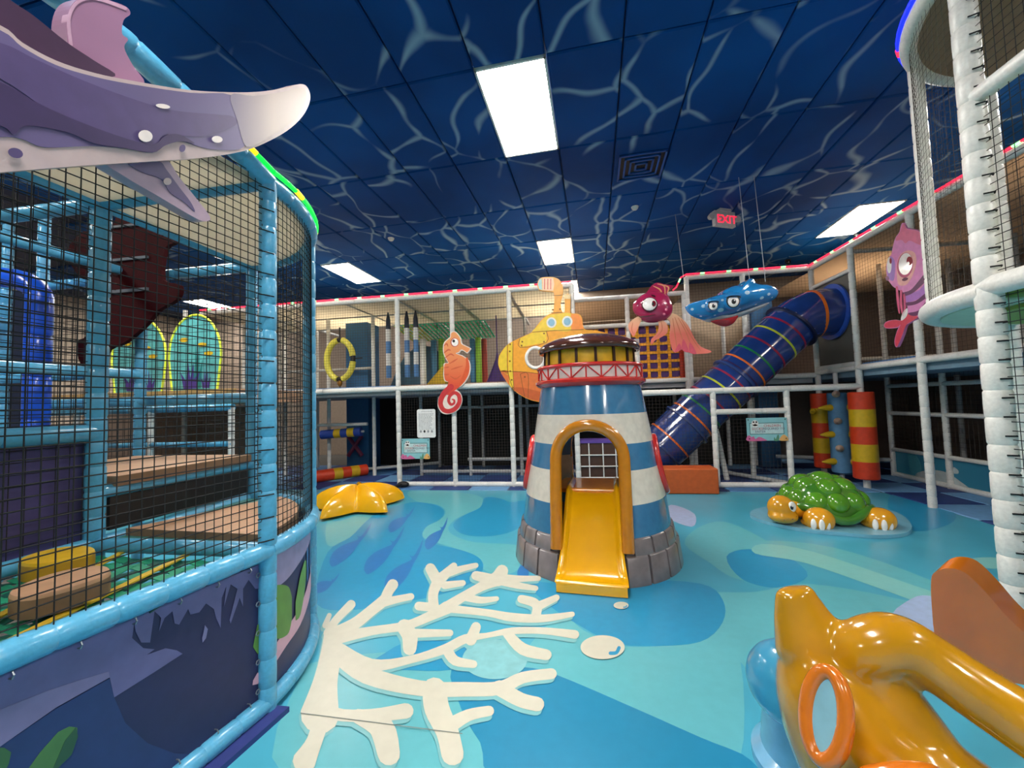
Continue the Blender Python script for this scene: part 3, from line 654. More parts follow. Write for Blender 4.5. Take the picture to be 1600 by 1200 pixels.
# webbing floor: green straps woven both ways, yellow straps across
gs = M('green_webbing', (40, 158, 122), .6); gd = M('dark_green_webbing', (18, 92, 82), .6)
for k in range(13):
    x = lc+.05+k*.066; mb = MB(); pts = [(x, yn+j*.075, .645+.007*(1 if (k+j) % 2 else -1)) for j in range(18) if x < fx(yn+j*.075)-.02]
    for a, b in zip(pts, pts[1:]): mb.beam(a, b, .038, .004)
    build('webbing_strap', mb, gs if k % 2 else gd, LT, False)
for j in range(18):
    y = yn+j*.075; mb = MB(); pts = [(lc+.02+k*.066, y+.0, .645-.007*(1 if (k+j) % 2 else -1)) for k in range(13) if lc+.02+k*.066 < fx(y)-.02]
    for a, b in zip(pts, pts[1:]): mb.beam(a, b, .045, .004)
    build('webbing_strap', mb, gs, LT, False)
ys = M('yellow_webbing', (228, 190, 50), .5)
for p, q in (((-1.55,.55,.665),(-1.75,1.56,.665)),((-1.6,.45,.665),(-2.1,1.56,.665)),((-1.55,.62,.667),(-2.26,1.22,.667))):
    build('yellow_strap', MB().beam(p, q, .03, .006), ys, LT, False)
build('inner_panel', MB().box((lc-.02,yn,.72),(lc-.012,ly-.03,1.2)), M('dark_purple_print', (62, 56, 104), .5, scale=3, var=.4), LT, False)
bo = [V((lx-.06,ly+.06,0))]+arc(lc, ly, LR-.07, 1, 4, 66, 14)+[V((lc+.05,ly+.10,0))]
build('corner_mat', MB().board(up(bo, .735), (0,0,-.075), 0, 1), [tan_foam, tan_dark], LT, False)
st = [(lc+.045,ly+.06,1.0),(lc+.045,ly+LR-.05,1.0),(lc-.9,ly+LR-.05,1.0),(lc-.9,ly+.06,1.0)]
build('step_mat', MB().board(st, (0,0,-.05), 0, 1), [tan_foam, tan_dark], LT, False)
build('step_riser', MB().box((lc+.0,ly+.05,.74),(lc+.02,ly+LR-.05,.9)), black_v, LT, False)
build('riser_trim', MB().board([(lc+.04,ly+.06,.70),(lc+.04,ly+LR-.06,.70)]+up(arc(lc, ly, LR-.06, 1, 60, 88, 6)[::-1], .70)+[(lx-.06,ly+.05,.70)], (0,0,-.02)), M('teal_trim', (70, 140, 130), .5), LT, False)
def stone(px, py, z, rx, ry, m, side, label):
    c = at(px, py, z=z); P = [(c.x+rx*math.cos(a)*(1+.06*math.sin(3*a)), c.y+ry*math.sin(a)*(1+.08*math.cos(2*a+1)), 0) for a in [2*PI*i/24 for i in range(24)]]
    r = thing('stepping_pad', label, 'pad', (c.x, c.y, z-.07))
    mb = MB(); n = 24
    for k, (q, zz) in enumerate(((1,z-.07),(1,z-.012),(.97,z))): mb.v += [c*0+V((c.x+(p[0]-c.x)*q, c.y+(p[1]-c.y)*q, zz)) for p in P]
    for a in range(2):
        for i in range(n): mb.f.append((a*n+i, a*n+(i+1) % n, (a+1)*n+(i+1) % n, (a+1)*n+i)); mb.m.append(1 if a == 0 else 0)
    mb.f.append(tuple(range(2*n, 3*n))); mb.m.append(0); mb.f.append(tuple(reversed(range(n)))); mb.m.append(1)
    build('foam_pad', mb, [m, side], r, True)
    build('strap_loop', MB().beam(c+V((-rx*1.25,0,-.062)), c+V((rx*1.25,0,-.062)), .03, .006), ys, r, False)
stone(98, 906, .745, .115, .125, tan_foam, tan_dark, 'oval tan foam stepping pad on the green webbing, nearer of the two')
stone(90, 866, .745, .125, .10, yellow_v, M('yellow_vinyl_edge', (170, 130, 14), .5), 'yellow foam stepping pad on the green webbing behind the tan one')
build('net_panel', netgrid(lambda u, v: V((-3.24, u, v)), rng(.6, ly+LR, .05), rng(.9, 2.9, .05), .002), net_m, LT, False, fix=False)
for x, y in ((-3.24,.9),(-3.9,1.9),(-4.6,2.53)): post(LT, x, y, 0, 2.95, blue_pad, .034, .12)
rail(LT, [(-3.24,.6,2.35),(-3.24,ly+LR,2.35)], blue_pad, .034, .3); rail(LT, [(-3.24,.6,1.6),(-3.24,ly+LR,1.6)], blue_pad, .034, .3); rail(LT, [(-3.24,ly,2.35),(lc,ly,2.35)], blue_pad, .034, .3); rail(LT, [(-4.6,2.53,1.62),(-3.24,2.53,1.62)], blue_pad, .036, .3)
build('dark_panel', MB().box((-6.2,2.9,.0),(-4.75,2.93,2.5)), M('dark_navy_panel', (20, 34, 62), .6), LT, False)
# tall blue arch and bright posts deeper inside the tower
ra = thing('padded_arch', 'bright blue padded arch deep inside the left tower', 'arch', (-4.1, 2.2, 0))
build('arch_tube', MB().pad([(-3.7,2.2,.7)]+[(-3.7,2.2,1.9)]+[(-4.25+.55*math.cos(a),2.2,2.15+.18*math.sin(a)) for a in rng(0, PI, .3)]+[(-4.8,2.2,1.9),(-4.8,2.2,.7)], .07, .3), M('royal_blue_foam', (22, 92, 226), .3, coat=.3), ra)

# far left play deck with two domed picture windows
ff = thing('play_frame', 'blue railed play deck far behind the left tower nets', 'play structure', (-5.6, 4.6, 0))
build('deck', MB().box((-8,4.45,1.42),(-4.3,6.0,1.6), ), tan_foam, ff, False)
build('deck_edging', MB().box((-8,4.42,1.44),(-4.28,4.45,1.6)), M('tan_yellow_edge', (200, 160, 100), .5), ff, False)
rail(ff, [(-8,4.4,1.36),(-4.28,4.4,1.36)], blue_pad, .045); rail(ff, [(-8,4.4,.9),(-4.28,4.4,.9)], blue_pad, .035)
for x in (-4.3, -5.5, -6.7): post(ff, x, 4.4, 0, 1.36, white_pad, .036)
for x in (-4.3, -6.7): post(ff, x, 5.9, 0, 3.1, white_pad, .036)
build('backdrop', MB().box((-8.5,6.02,0),(-5.2,6.05,1.4)), M('brown_backdrop', (128, 110, 98), .8), ff, False)
rim = EM('yellow_green_rim', (205, 222, 60), .12); acr = M('aqua_picture_panel', (96, 178, 180), .3, scale=5, var=.3); pl = M('purple_weed_print', (66, 48, 130), .5); tl = M('teal_weed_print', (28, 120, 120), .5)
def dome(x0, x1, label):
    y = 4.62; c = (x0+x1)/2; h = (x1-x0)/2; z0 = 1.6
    r = thing('domed_window', label, 'window panel', (c, y, z0))
    P = [(c-h*.86,y,z0)]+[(c+h*math.cos(a)*(1 if abs(math.cos(a)) < .97 else 1), y, z0+.48+.56*math.sin(a)) for a in rng(PI+.25, -.25, .17)]+[(c+h*.86,y,z0)]
    build('picture_panel', MB().board(P, (0,.02,0)), acr, r, False)
    build('rim', MB().tube(P, .014, 8), rim, r)
    for dx_, w, m, hh in ((-.15*h,.5*h,pl,.42),(.1*h,.3*h,tl,.7),(.45*h,.25*h,pl,.3)):
        s = [(c+dx_-w*.5,z0+.03),(c+dx_-w*.75,z0+hh*.6),(c+dx_-w*.3,z0+hh*.3),(c+dx_-w*.2,z0+hh),(c+dx_,z0+hh*.4),(c+dx_+w*.25,z0+hh*.9),(c+dx_+w*.25,z0+hh*.35),(c+dx_+w*.7,z0+hh*.6),(c+dx_+w*.5,z0+.03)]
        build('weed_print', MB().board([(a,y-.004-(m is pl)*.004,b) for a, b in s], (0,.003,0)), m, r, False)
    for a, b in ((.3,.62),(-.4,.7),(.55,.5)):
        build('fish_print', MB().board([(c+a*h+.07*math.cos(t),y-.012,z0+b+.03*math.sin(t)) for t in rng(0, 2*PI-.4, .4)], (0,.003,0)), yellow_v, r, False)
dome(-6.45, -5.55, 'left domed aquarium window with yellow rim behind the left tower net')
dome(-5.5, -4.68, 'right domed aquarium window with yellow rim behind the left tower net')
# dark red cut-out seen from behind inside the left tower
rb = thing('cutout_board', 'dark red cutout board seen from behind beside the inner blue post', 'board', (-3.0, 2.35, 1.6))
P = K(100,310,.225,[(390,100),(560,130),(590,200),(760,220),(770,300),(700,350),(680,560),(800,600),(780,700),(660,770),(560,880),(420,1000),(300,1050),(250,1180),(120,1160),(90,1000),(160,950),(240,760),(260,500),(130,560),(20,380),(130,230),(250,250),(330,200)])
build('board', MB().board([at(a, b, y=2.35) for a, b in smooth_poly(P, 3)], (0,.03,0)), M('dark_red_board', (52, 6, 10), .7, spec=.1), rb, False)
for q in ((450,190),(470,420),(470,640)): build('batten', MB().box(tuple(at(*K(100,310,.225,[(q[0]-160,q[1]+20)])[0], y=2.335)), tuple(at(*K(100,310,.225,[(q[0]+120,q[1]-20)])[0], y=2.35))), M('grey_batten', (90, 96, 104), .6), rb, False)

RTW = thing('climbing_tower', 'white padded tower with rounded netted balcony at right edge', 'play structure', (2.6, 2.2, 0))
rx_, ry_, RR = 2.0, 2.25, .95; rc = rx_+RR; BZ, QZ = 1.78, 3.5
B = arc(rc, ry_, RR, -1)
post(RTW, rx_, ry_, 0, QZ, white_pad, .05, .13); post(RTW, B[9].x, B[9].y, BZ, QZ, white_pad, .04, .13)
post(RTW, rc, ry_+RR, 0, QZ, white_pad, .04, .13); post(RTW, rc, ry_, BZ, QZ, white_pad, .035, .13)
rail(RTW, up(B, BZ), white_pad, .055, .6); rail(RTW, [(rx_,ry_,BZ+.02),(rx_,.9,BZ+.02)], white_pad, .05, .5); rail(RTW, [(rx_,ry_,2.74),(rx_,.9,2.74)], white_pad, .04, .5); rail(RTW, up(B, QZ), white_pad, .045, .5); rail(RTW, [(rx_,ry_,QZ),(rx_,.9,QZ)], white_pad, .04, .5); pass
ud = M('white_green_underside', (205, 215, 190), .5); gp = M('green_deck_mat', (122, 152, 60), .5)
build('balcony_deck', MB().board(up(arc(rc, ry_, RR-.04, -1), BZ-.05)+[V((rc,ry_,BZ-.05))], (0,0,.06)), ud, RTW, False)
build('deck_mat', MB().board(up(arc(rc, ry_, RR-.22, -1), BZ-.052)+[V((rc,ry_,BZ-.052))], (0,0,-.02)), gp, RTW, False)
build('deck_mat', MB().board([(rx_+.05,.9,BZ-.04),(rx_+.05,ry_,BZ-.04),(rc,ry_,BZ-.04),(rc,.9,BZ-.04)], (0,0,.04)), gp, RTW, False)
tr_ = lambda u: V((rc-RR*math.cos(u), ry_+RR*math.sin(u), 0))
build('net_panel', netgrid(lambda u, v: tr_(u)+V((0,0,v)), rng(0, PI/2, .042), rng(BZ, QZ, .04), .001, usub=rng(0, PI/2, .1)), net_b, RTW, False, fix=False)
build('net_panel', netgrid(lambda u, v: V((rx_, u, v)), rng(.95, ry_, .042), rng(.05, BZ, .042), .002), net_m, RTW, False, fix=False)
build('net_panel', netgrid(lambda u, v: V((rx_, u, v)), rng(.95, ry_, .042), rng(BZ, QZ, .042), .002), net_m, RTW, False, fix=False)
ties = MB()
for z in rng(.1, QZ-.1, .09): ties.tube([(rx_+.02,ry_-.045,z),(rx_+.005,ry_-.065,z),(rx_-.03,ry_-.05,z)], .004, 4)
build('net_ties', ties, net_m, RTW, False)['kind'] = 'stuff'
build('roof_net', MB().board(up(B, QZ-.02)+[V((rc,ry_,QZ-.02))], (0,0,.004)), roof_b, RTW, False)
led(RTW, up(arc(rc, ry_, RR+.045, -1), QZ+.04), led_b, led_r, .5, .014)
# ================================================================== PLAY OBJECTS
def organic(name, shapes, m, parent, voxel=.012, smooth=8, sub=0):
    """one moulded skin over overlapping capsules/ellipsoids (MB), by voxel remesh"""
    o = build(name, shapes, m, parent, True, fix=False)
    r = o.modifiers.new('remesh', 'REMESH'); r.mode = 'VOXEL'; r.voxel_size = voxel; r.use_smooth_shade = True
    s = o.modifiers.new('smooth', 'SMOOTH'); s.factor = .5; s.iterations = smooth
    return o
def capsule(mb, pts, rs, n=16, flat=None):
    pts = smooth_poly([tuple(p)+(r,) for p, r in zip(pts, rs)], 5, False)
    P = [V(p[:3]) for p in pts]; mb.tube(P, [p[3] for p in pts], n, flat=flat)
    for p, r in ((P[0], pts[0][3]), (P[-1], pts[-1][3])):
        if not flat: mb.ell(p, (r, r, r), n=n, m=8)
    return mb
def layer(par, name, polys, y, m, k=1, n=4, sm=True, plane='y', t=None):
    s = .0012
    pl = {plane: y-s*k}
    return build(name, flat([smooth_poly(P, n) if sm else P for P in polys], pl, t or ((0,s*.6,0) if plane == 'y' else (s*.6,0,0))), m, par, False)

# ---------------------------------------------------------------- lighthouse slide
lh = V((.125, 3.565, 0)); la = -5.0*PI/180
LX, LY = V((math.cos(la), math.sin(la), 0)), V((-math.sin(la), math.cos(la), 0)); LZv = V((0,0,1))
def lp(x, y, z): return lh + LX*x + LY*y + LZv*z
LHS = thing('lighthouse_slide', 'blue and white striped lighthouse playhouse with a yellow slide in its arched doorway', 'slide', lh)
sb_ = M('lighthouse_blue', (58, 120, 162), .2, coat=.8); sw_ = M('lighthouse_cream', (224, 216, 202), .22, coat=.7); stn = M('grey_stone_paint', (124, 115, 116), .28, coat=.6, scale=9, var=.22); stj = M('stone_joint', (62, 48, 46), .5)
lred = M('lighthouse_red', (208, 42, 38), .22, coat=.7); lbr = M('lighthouse_brown', (74, 40, 28), .15, coat=.9); lyl = M('lantern_yellow', (206, 160, 22), .35, scale=10, var=.25)
prof = [(.64,.18),(.618,.30),(.588,.53),(.545,.775),(.507,.97),(.468,1.2),(.424,1.45)]
def rad(z):
    for (r0, z0), (r1, z1) in zip(prof, prof[1:]):
        if z <= z1: return r0+(r1-r0)*(z-z0)/(z1-z0)
    return prof[-1][0]
AW, AS = .243, .865      # doorway half width, spring height of its arch
def in_arch(x, z, w=AW, s=AS): return z > -.1 and (abs(x) < w if z < s else x*x+(z-s)**2 < w*w)
zs = rng(.18, .30, .03)+rng(.30, .53, .025)[1:]+rng(.53, .775, .02)[1:]+rng(.775, .97, .02)[1:]+rng(.97, 1.2, .02)[1:]+rng(1.2, 1.45, .05)[1:]
NT = 144
def side_hole(th_, z): return False
for inner in (0, 1):
    mb = MB(); idx = {}
    def vid(i, k):
        k %= NT
        if (i, k) not in idx:
            a = 2*PI*k/NT; r = rad(zs[i])-.03*inner; idx[i, k] = len(mb.v); mb.v.append(lp(r*math.cos(a), r*math.sin(a), zs[i]))
        return idx[i, k]
    for i in range(len(zs)-1):
        zc = (zs[i]+zs[i+1])/2
        mi = 2 if zc < .30 else (0 if zc < .53 else (1 if zc < .775 else (0 if zc < .97 else (1 if zc < 1.2 else 0))))
        for k in range(NT):
            a = 2*PI*(k+.5)/NT; r = rad(zc); x = r*math.cos(a)
            if in_arch(x, zc): continue    # doorway in front, entrance behind
            mb.f.append((vid(i,k), vid(i,k+1), vid(i+1,k+1), vid(i+1,k))); mb.m.append(mi)
    build('tower_lining' if inner else 'tower_wall', mb, [sb_, sw_, stn], LHS)
# stone courses round the foot
def stone_block(a0, a1, r0, r1, z0, z1, th, parent):
    mb = MB(); n = 5; g = .010/r0; A_ = [a0+g+(a1-a0-2*g)*i/n for i in range(n+1)]; e = .008
    rows = [(r0,z0),(r0+.0*e,z0+e),(r1,z1-e),(r1-e*1.5,z1),(r1-th,z1),(r0-th,z0)]
    for a in A_:
        for r, z in rows: mb.v.append(lp(r*math.cos(a), r*math.sin(a), z))
    q = len(rows)
    for i in range(n):
        for j in range(q): mb.f.append((i*q+j, i*q+(j+1) % q, (i+1)*q+(j+1) % q, (i+1)*q+j)); mb.m.append(0)
    mb.f.append(tuple(range(q))); mb.f.append(tuple(n*q+j for j in reversed(range(q)))); mb.m += [0, 0]
    return build('stone', mb, stn, parent, ang=50)
core = MB(); N_ = 20
for k in range(N_):
    a0, a1 = -PI/2+.36+(2*PI-.72)*k/N_, -PI/2+.36+(2*PI-.72)*(k+1)/N_
    stone_block(a0, a1, .695, .672, 0, .195, .05, LHS)
a_ = math.asin(.3/.66)
for k in range(N_):
    a0, a1 = -PI/2+.47+(2*PI-.94)*k/N_, -PI/2+.47+(2*PI-.94)*(k+1)/N_
    if abs(a0-PI/2) < .5 or abs(a1-PI/2) < .5: continue
    stone_block(a0, a1, .655, .635, .19, .305, .03, LHS)
jt = MB(); n = 60
for r, z0, z1, w in ((.655,.0,.188,.34),(.622,.18,.298,.46)):
    A_ = [-PI/2+w+(2*PI-2*w)*i/n for i in range(n+1)]; b = len(jt.v)
    for a in A_:
        for zz in (z0, z1): jt.v.append(lp(r*math.cos(a), r*math.sin(a), zz))
    for i in range(n): jt.f.append((b+2*i, b+2*i+2, b+2*i+3, b+2*i+1)); jt.m.append(0)
build('stone_joint', jt, stj, LHS)
# doorway frame following the wall, thick round moulding
def arch_path(w, s, z0, off, sgn=-1):
    P = []
    pts = [(-w, z0+(s-z0)*i/8) for i in range(9)]+[(-w*math.cos(a), s+w*math.sin(a)) for a in rng(0, PI, .16)[1:-1]]+[(w, s-(s-z0)*i/8) for i in range(9)]
    for x, z in pts:
        r = rad(max(.18, z))+off; P.append(lp(x, sgn*math.sqrt(max(.01, r*r-x*x)), z))
    return P
build('doorway_frame', MB().tube(arch_path(AW+.012, AS, .22, .012), .046, 14), M('arch_ochre', (198, 124, 18), .22, coat=.8), LHS)
build('entrance_frame', MB().tube(arch_path(AW+.012, AS, .22, .01, 1), .035, 12), M('arch_ochre', (198, 124, 18), .22), LHS)
for sx in (-1, 1):   # red porthole frames on the flanks
    P = []
    for k in range(28):
        t = 2*PI*k/28; z = .765+.225*math.sin(t); y = .16*math.cos(t); r = rad(z)+.012; P.append(lp(sx*math.sqrt(r*r-y*y), y, z))
    build('side_window_frame', MB().tube(P, .026, 10, closed=True), lred, LHS)
    q = MB(); c = lp(sx*(rad(.765)+.004), 0, .765); ring = []
    for k in range(28):
        t = 2*PI*k/28; z = .765+.22*math.sin(t); y = .155*math.cos(t); r = rad(z)+.004; ring.append(lp(sx*math.sqrt(r*r-y*y), y, z))
    q.add(ring+[c], [(i, (i+1) % 28, 28) for i in range(28)]); build('side_window', q, M('dark_window', (40, 52, 66), .15), LHS)
# gallery, lantern room and roof
build('gallery_floor', MB().lathe([(.415,1.42),(.455,1.435),(.475,1.455),(.475,1.475),(.455,1.49),(.3,1.49),(.3,1.42),(.415,1.42)], lh, 64, 0, LX, LY), lred, LHS)
build('gallery_panel', MB().lathe([(.443,1.48),(.443,1.585),(.43,1.585),(.43,1.48),(.443,1.48)], lh, 64, 0, LX, LY), M('gallery_pinkish_white', (226, 205, 200), .4), LHS)
P = [lp(.445*math.cos(2*PI*k/64), .445*math.sin(2*PI*k/64), 1.592) for k in range(64)]
build('gallery_rail', MB().tube(P, .016, 10, closed=True), lred, LHS)
for k in range(24):
    a0, a1 = 2*PI*k/24, 2*PI*(k+1)/24; f_ = lambda a, z: lp(.447*math.cos(a), .447*math.sin(a), z)
    build('gallery_post', MB().tube([f_(a0,1.485),f_(a0,1.59)], .0065, 6), lred, LHS)
    b, t = (a0, a1) if k % 2 else (a1, a0); am = (b+t)/2
    build('gallery_brace', MB().tube([f_(b,1.487),f_(am,1.537),f_(t,1.588)], .006, 6), lred, LHS)
build('lantern_room', MB().lathe([(.385,1.48),(.378,1.76),(.0,1.76)], lh, 64, 0, LX, LY), lyl, LHS)
for k in range(16):
    a = 2*PI*(k+.5)/16; q = lambda z: lp((.39-.007*(z-1.48)/.28)*math.cos(a), (.39-.007*(z-1.48)/.28)*math.sin(a), z)
    build('mullion', MB().beam(q(1.49), q(1.75), .02, .02, 0, LX*math.cos(a)+LY*math.sin(a)), M('mullion_brown', (52, 26, 18), .3), LHS)
build('roof', MB().lathe([(.37,1.745),(.41,1.722),(.432,1.727),(.442,1.748),(.436,1.772),(.405,1.80),(.34,1.832),(.25,1.86),(.13,1.878),(.0,1.883)], lh, 64, 0, LX, LY), lbr, LHS, ang=60)
# slide chute
sp = [(.20,.545),(-.10,.545),(-.20,.53),(-.30,.455),(-.42,.345),(-.54,.23),(-.64,.135),(-.71,.085),(-.77,.072),(-.80,.06)]
sp = smooth_poly(sp, 3, False); mb = MB(); rows = []
cs = lambda w: [(-w,-.0),(-w-.012,.05),(-w+.006,.062),(-w+.022,.05),(-w+.03,.012),(-w+.05,.0),(0,-.004),(w-.05,.0),(w-.03,.012),(w-.022,.05),(w-.006,.062),(w+.012,.05),(w,-.0)]
for y, z in sp:
    t = min(1, max(0, (-.1-y)/.7)); w = .198+.022*t; lip = .0 if y > -.62 else min(1, (-.62-y)/.1)
    rows.append([lp(x*(1+.06*lip), y, z+h*(1-.75*lip)-(.0 if abs(x) < w-.01 else 0)) for x, h in cs(w)])
k = len(rows[0])
for r in rows: mb.v += r
for i in range(len(rows)-1):
    for j in range(k-1): mb.f.append((i*k+j, i*k+j+1, (i+1)*k+j+1, (i+1)*k+j)); mb.m.append(0)
w = .236   # front lip down to the floor and the body under the chute
y0, z0 = sp[-1]; b = len(mb.v)
for x in (-w, w):
    for y, z in sp: mb.v.append(lp(x*(.87+.13*min(1, max(0, (-.5-y)/.2))), y, z))
    for y, z in sp: mb.v.append(lp(x*(.87+.13*min(1, max(0, (-.5-y)/.2))), y-.0, .005))
q = len(sp)
for s_ in (0, 2*q):
    for i in range(q-1): mb.f.append((b+s_+i, b+s_+i+1, b+s_+q+i+1, b+s_+q+i)); mb.m.append(0)
mb.f.append((b+q-1, b+2*q-1, b+4*q-1, b+3*q-1)); mb.m.append(0)
mb.f.append((len(rows)*k-k, b+q-1, b+3*q-1, len(rows)*k-1)); mb.m.append(0)
build('slide_chute', mb, fg_yellow, LHS, ang=60)
build('slide_lip', MB().tube([lp(-w+.0, y0+.02, z0-.0), lp(w, y0+.02, z0-.0)], .022, 12), fg_yellow, LHS)
build('platform', MB().tube([lp(-.215,-.13,.55), lp(.215,-.13,.55)], .022, 10).board([lp(-.4,-.12,.56),lp(.4,-.12,.56),lp(.28,.38,.56),lp(-.28,.38,.56)], (0,0,-.03)), M('platform_orange', (240, 150, 26), .3, coat=.5), LHS)

# ---------------------------------------------------------------- blue spiral tube slide
TS = thing('tube_slide', 'long blue tube slide with rainbow rings descending from upper right', 'slide', (2.4, 6.68, 0))
tb = M('tube_blue', (30, 58, 126), .16, coat=.8, scale=8, var=.12)
TR = .36; Jp = V((3.30, 6.66, 2.36)); Ep = V((1.30, 6.62, .52)); ax = (Ep-Jp).normalized()
up_path = [V((3.90,6.68,2.55)), V((3.75,6.68,2.545)), V((3.58,6.675,2.52)), V((3.43,6.67,2.45)), Jp]
def shell(mb, pts, r, n=36):
    mb.tube(pts, r, n, caps=False); return mb
build('upper_elbow', shell(MB(), up_path, TR), tb, TS)
tl_ = (Ep-Jp).length
cuts = [0, .42, .80, 1.0]
for a, b in zip(cuts, cuts[1:]): build('tube_section', shell(MB(), [Jp+ax*tl_*a, Jp+ax*tl_*(a+b)/2, Jp+ax*tl_*b], TR), tb, TS)
end = [Ep, Ep+ax*.10+V((0,0,.01)), Ep+V((-.25,-.0,-.13)), Ep+V((-.42,-.02,-.16)), Ep+V((-.6,-.04,-.17))]
build('exit_elbow', shell(MB(), end, TR), tb, TS)
def ring(p, d, r, w, m, name):
    d = d.normalized(); a = V((0,0,1)) if abs(d.z) < .9 else V((1,0,0)); X = d.cross(a).normalized(); Y = d.cross(X)
    return build(name, MB().lathe([(TR-.01,-w/2),(r,-w/2),(r,w/2),(TR-.01,w/2)], p, 40, 0, X, Y, d), m, TS)
fdk = M('tube_flange_navy', (14, 26, 62), .4)
ring(V((3.885,6.68,2.55)), V((1,0,0)), TR+.06, .03, M('tube_flange_blue', (52, 92, 190), .25, coat=.6), 'flange'); ring(Jp, ax, TR+.045, .035, fdk, 'flange')
for c in cuts[1:]: ring(Jp+ax*tl_*c, ax, TR+.035, .03, M('tube_flange_mid', (30, 60, 120), .3, coat=.5), 'flange')
rc_ = {'o': (232, 112, 30), 'm': (150, 26, 62), 'y': (196, 206, 40), 'g': (18, 128, 66), 'n': (48, 20, 70)}
for t, c in ((.06,'m'),(.13,'y'),(.21,'m'),(.285,'g'),(.355,'o'),(.465,'m'),(.535,'y'),(.62,'m'),(.69,'g'),(.755,'o'),(.93,'o')):
    ring(Jp+ax*tl_*t, ax, TR+.004, .028, M('ring_'+c, rc_[c], .3), 'colour_ring')
ring(V((3.62,6.677,2.53)), V((1,0,.12)), TR+.006, .04, M('ring_o', rc_['o'], .3), 'colour_ring'); ring(Jp+ax*tl_*.40, ax, TR+.003, .02, M('ring_n', rc_['n'], .3), 'colour_ring')
build('support_strut', MB().tube([(2.3,6.75,0),(2.12,6.7,1.05)], .04, 10), white_pad, TS); build('support_strut', MB().tube([(1.75,6.5,.0),(1.45,6.5,.3)], .04, 10), white_pad, TS)
bl = MB()
for k in range(14):
    a = 2*PI*k/14; X = ax.cross(V((0,0,1))).normalized(); Y = ax.cross(X); bl.ell(Jp-ax*.02+(X*math.cos(a)+Y*math.sin(a))*(TR+.03), (.012,.012,.012), n=8, m=5)
build('flange_bolts', bl, M('bolt_steel', (170, 172, 176), .3, metal=.8), TS)['kind'] = 'stuff'

# ---------------------------------------------------------------- spiked rollers and soft blocks
def roller(x, y, label, cols, spikes=None, r=.125, z0=.13, z1=1.32):
    t = thing('spiked_roller' if spikes else 'foam_roller', label, 'roller', (x, y, 0))
    build('pole', MB().tube([(x,y,0),(x,y,z1+.3)], .03, 12), white_p, t)
    n = len(cols)
    for i, m in enumerate(cols):
        a, b = z1-(z1-z0)*i/n, z1-(z1-z0)*(i+1)/n; e = .012
        p = [(0,b),(r-(e if i == n-1 else 0),b),(r,b+e),(r,a-e),(r-(e if i == 0 else 0),a),(0,a)]
        build('foam_band', MB().lathe(p, (x,y,0), 28), m, t)
    for z, a, m, L in (spikes or []):
        d = V((math.cos(a), math.sin(a), 0)); c = V((x, y, z))
        X = V((0,0,1)); Y = d.cross(X); build('spike', MB().lathe([(.05,r-.02),(.05,r+.02),(.036,r+L*.5),(.012,r+L*.95),(0,r+L)], c, 14, 0, X, Y, d), m, t)
    return t
bl_f = M('blue_roller_foam', (96, 146, 186), .5); tn_f = M('tan_spike', (222, 184, 158), .5)
roller(3.9, 6.2, 'front red and yellow banded foam roller on a short white pole', [red_v, yellow_v, red_v, yellow_v, red_v], r=.145)
roller(3.9, 7.15, 'rear red and yellow banded foam roller half hidden by the blue spiked one', [red_v, yellow_v, red_v, yellow_v, red_v], [(1.03,-PI*.9,yellow_v,.02)])
sp_ = []
for i in range(3):
    z = .3+i*.4; sp_ += [(z, -2.9, yellow_v, .19), (z, -.6, yellow_v, .14), (z+.2, -2.15, tn_f, .13)]
roller(3.88, 6.68, 'blue foam roller studded with yellow and tan spikes', [bl_f], sp_, r=.12)
def soft_box(a, b, m, label, name='soft_block'):
    me = MB(); x0, y0, z0 = a; x1, y1, z1 = b; me.box(a, b)
    o = build(name, me, m, None, True, ang=30, org=((x0+x1)/2, (y0+y1)/2, z0)); bv = o.modifiers.new('bevel', 'BEVEL'); bv.width = .018; bv.segments = 3
    return tag(o, label, 'block')
soft_box((.86,5.76,0), (1.86,6.08,.345), M('burnt_orange_vinyl', (200, 92, 38), .5), 'long burnt orange soft block at the foot of the tube slide')
pb = thing('climbing_block', 'brown soft block with purple top and a white rope grid seen through the lighthouse doorway', 'block', (.3, 6.4, 0))
build('body', MB().box((-.03,6.24,0),(.66,6.6,.66)), M('brown_vinyl', (74, 48, 36), .55), pb, False); build('top_pad', MB().box((-.04,6.225,.66),(.67,6.62,.70)), M('purple_pad', (92, 66, 150), .5), pb, False)
for x in (.17, .38, .57): build('rope', MB().tube([(x,6.225,.0),(x,6.225,.66)], .009, 8), white_p, pb)
for z in (.14, .31, .48): build('rope', MB().tube([(-.03,6.222,z),(.66,6.222,z)], .009, 8), white_p, pb)

# ---------------------------------------------------------------- turtle
TT = thing('turtle_climber', 'green shelled yellow turtle climber on a pale blue puddle base', 'play animal', (2.45, 4.45, 0))
pud = [at(a, b, z=0) for a, b in smooth_poly([(1172,806),(1192,797),(1250,790),(1330,790),(1398,804),(1424,824),(1416,838),(1370,842),(1320,838),(1270,834),(1225,826),(1185,816)], 4)]
build('puddle_base', MB().board([p+V((0,0,.034)) for p in pud], (0,0,-.032)), M('puddle_blue', (120, 182, 206), .3, coat=.3), TT, False)
tg = M('shell_green', (84, 148, 28), .18, coat=.9, scale=9, var=.2); tgd = M('shell_rim_green', (62, 124, 34), .2, coat=.9); ty = M('turtle_yellow', (228, 158, 28), .2, coat=.8, scale=7, var=.12); tyl = M('turtle_pale_yellow', (226, 180, 70), .25, coat=.6)
tcx = V((2.50, 4.66, .03)); TA = math.radians(-2); tX = V((math.cos(TA), math.sin(TA), 0)); tY = V((-math.sin(TA), math.cos(TA), 0))
tp = lambda x, y, z: tcx+tX*x+tY*y+V((0,0,z))
sa, sbb, sh_ = .36, .36, .34
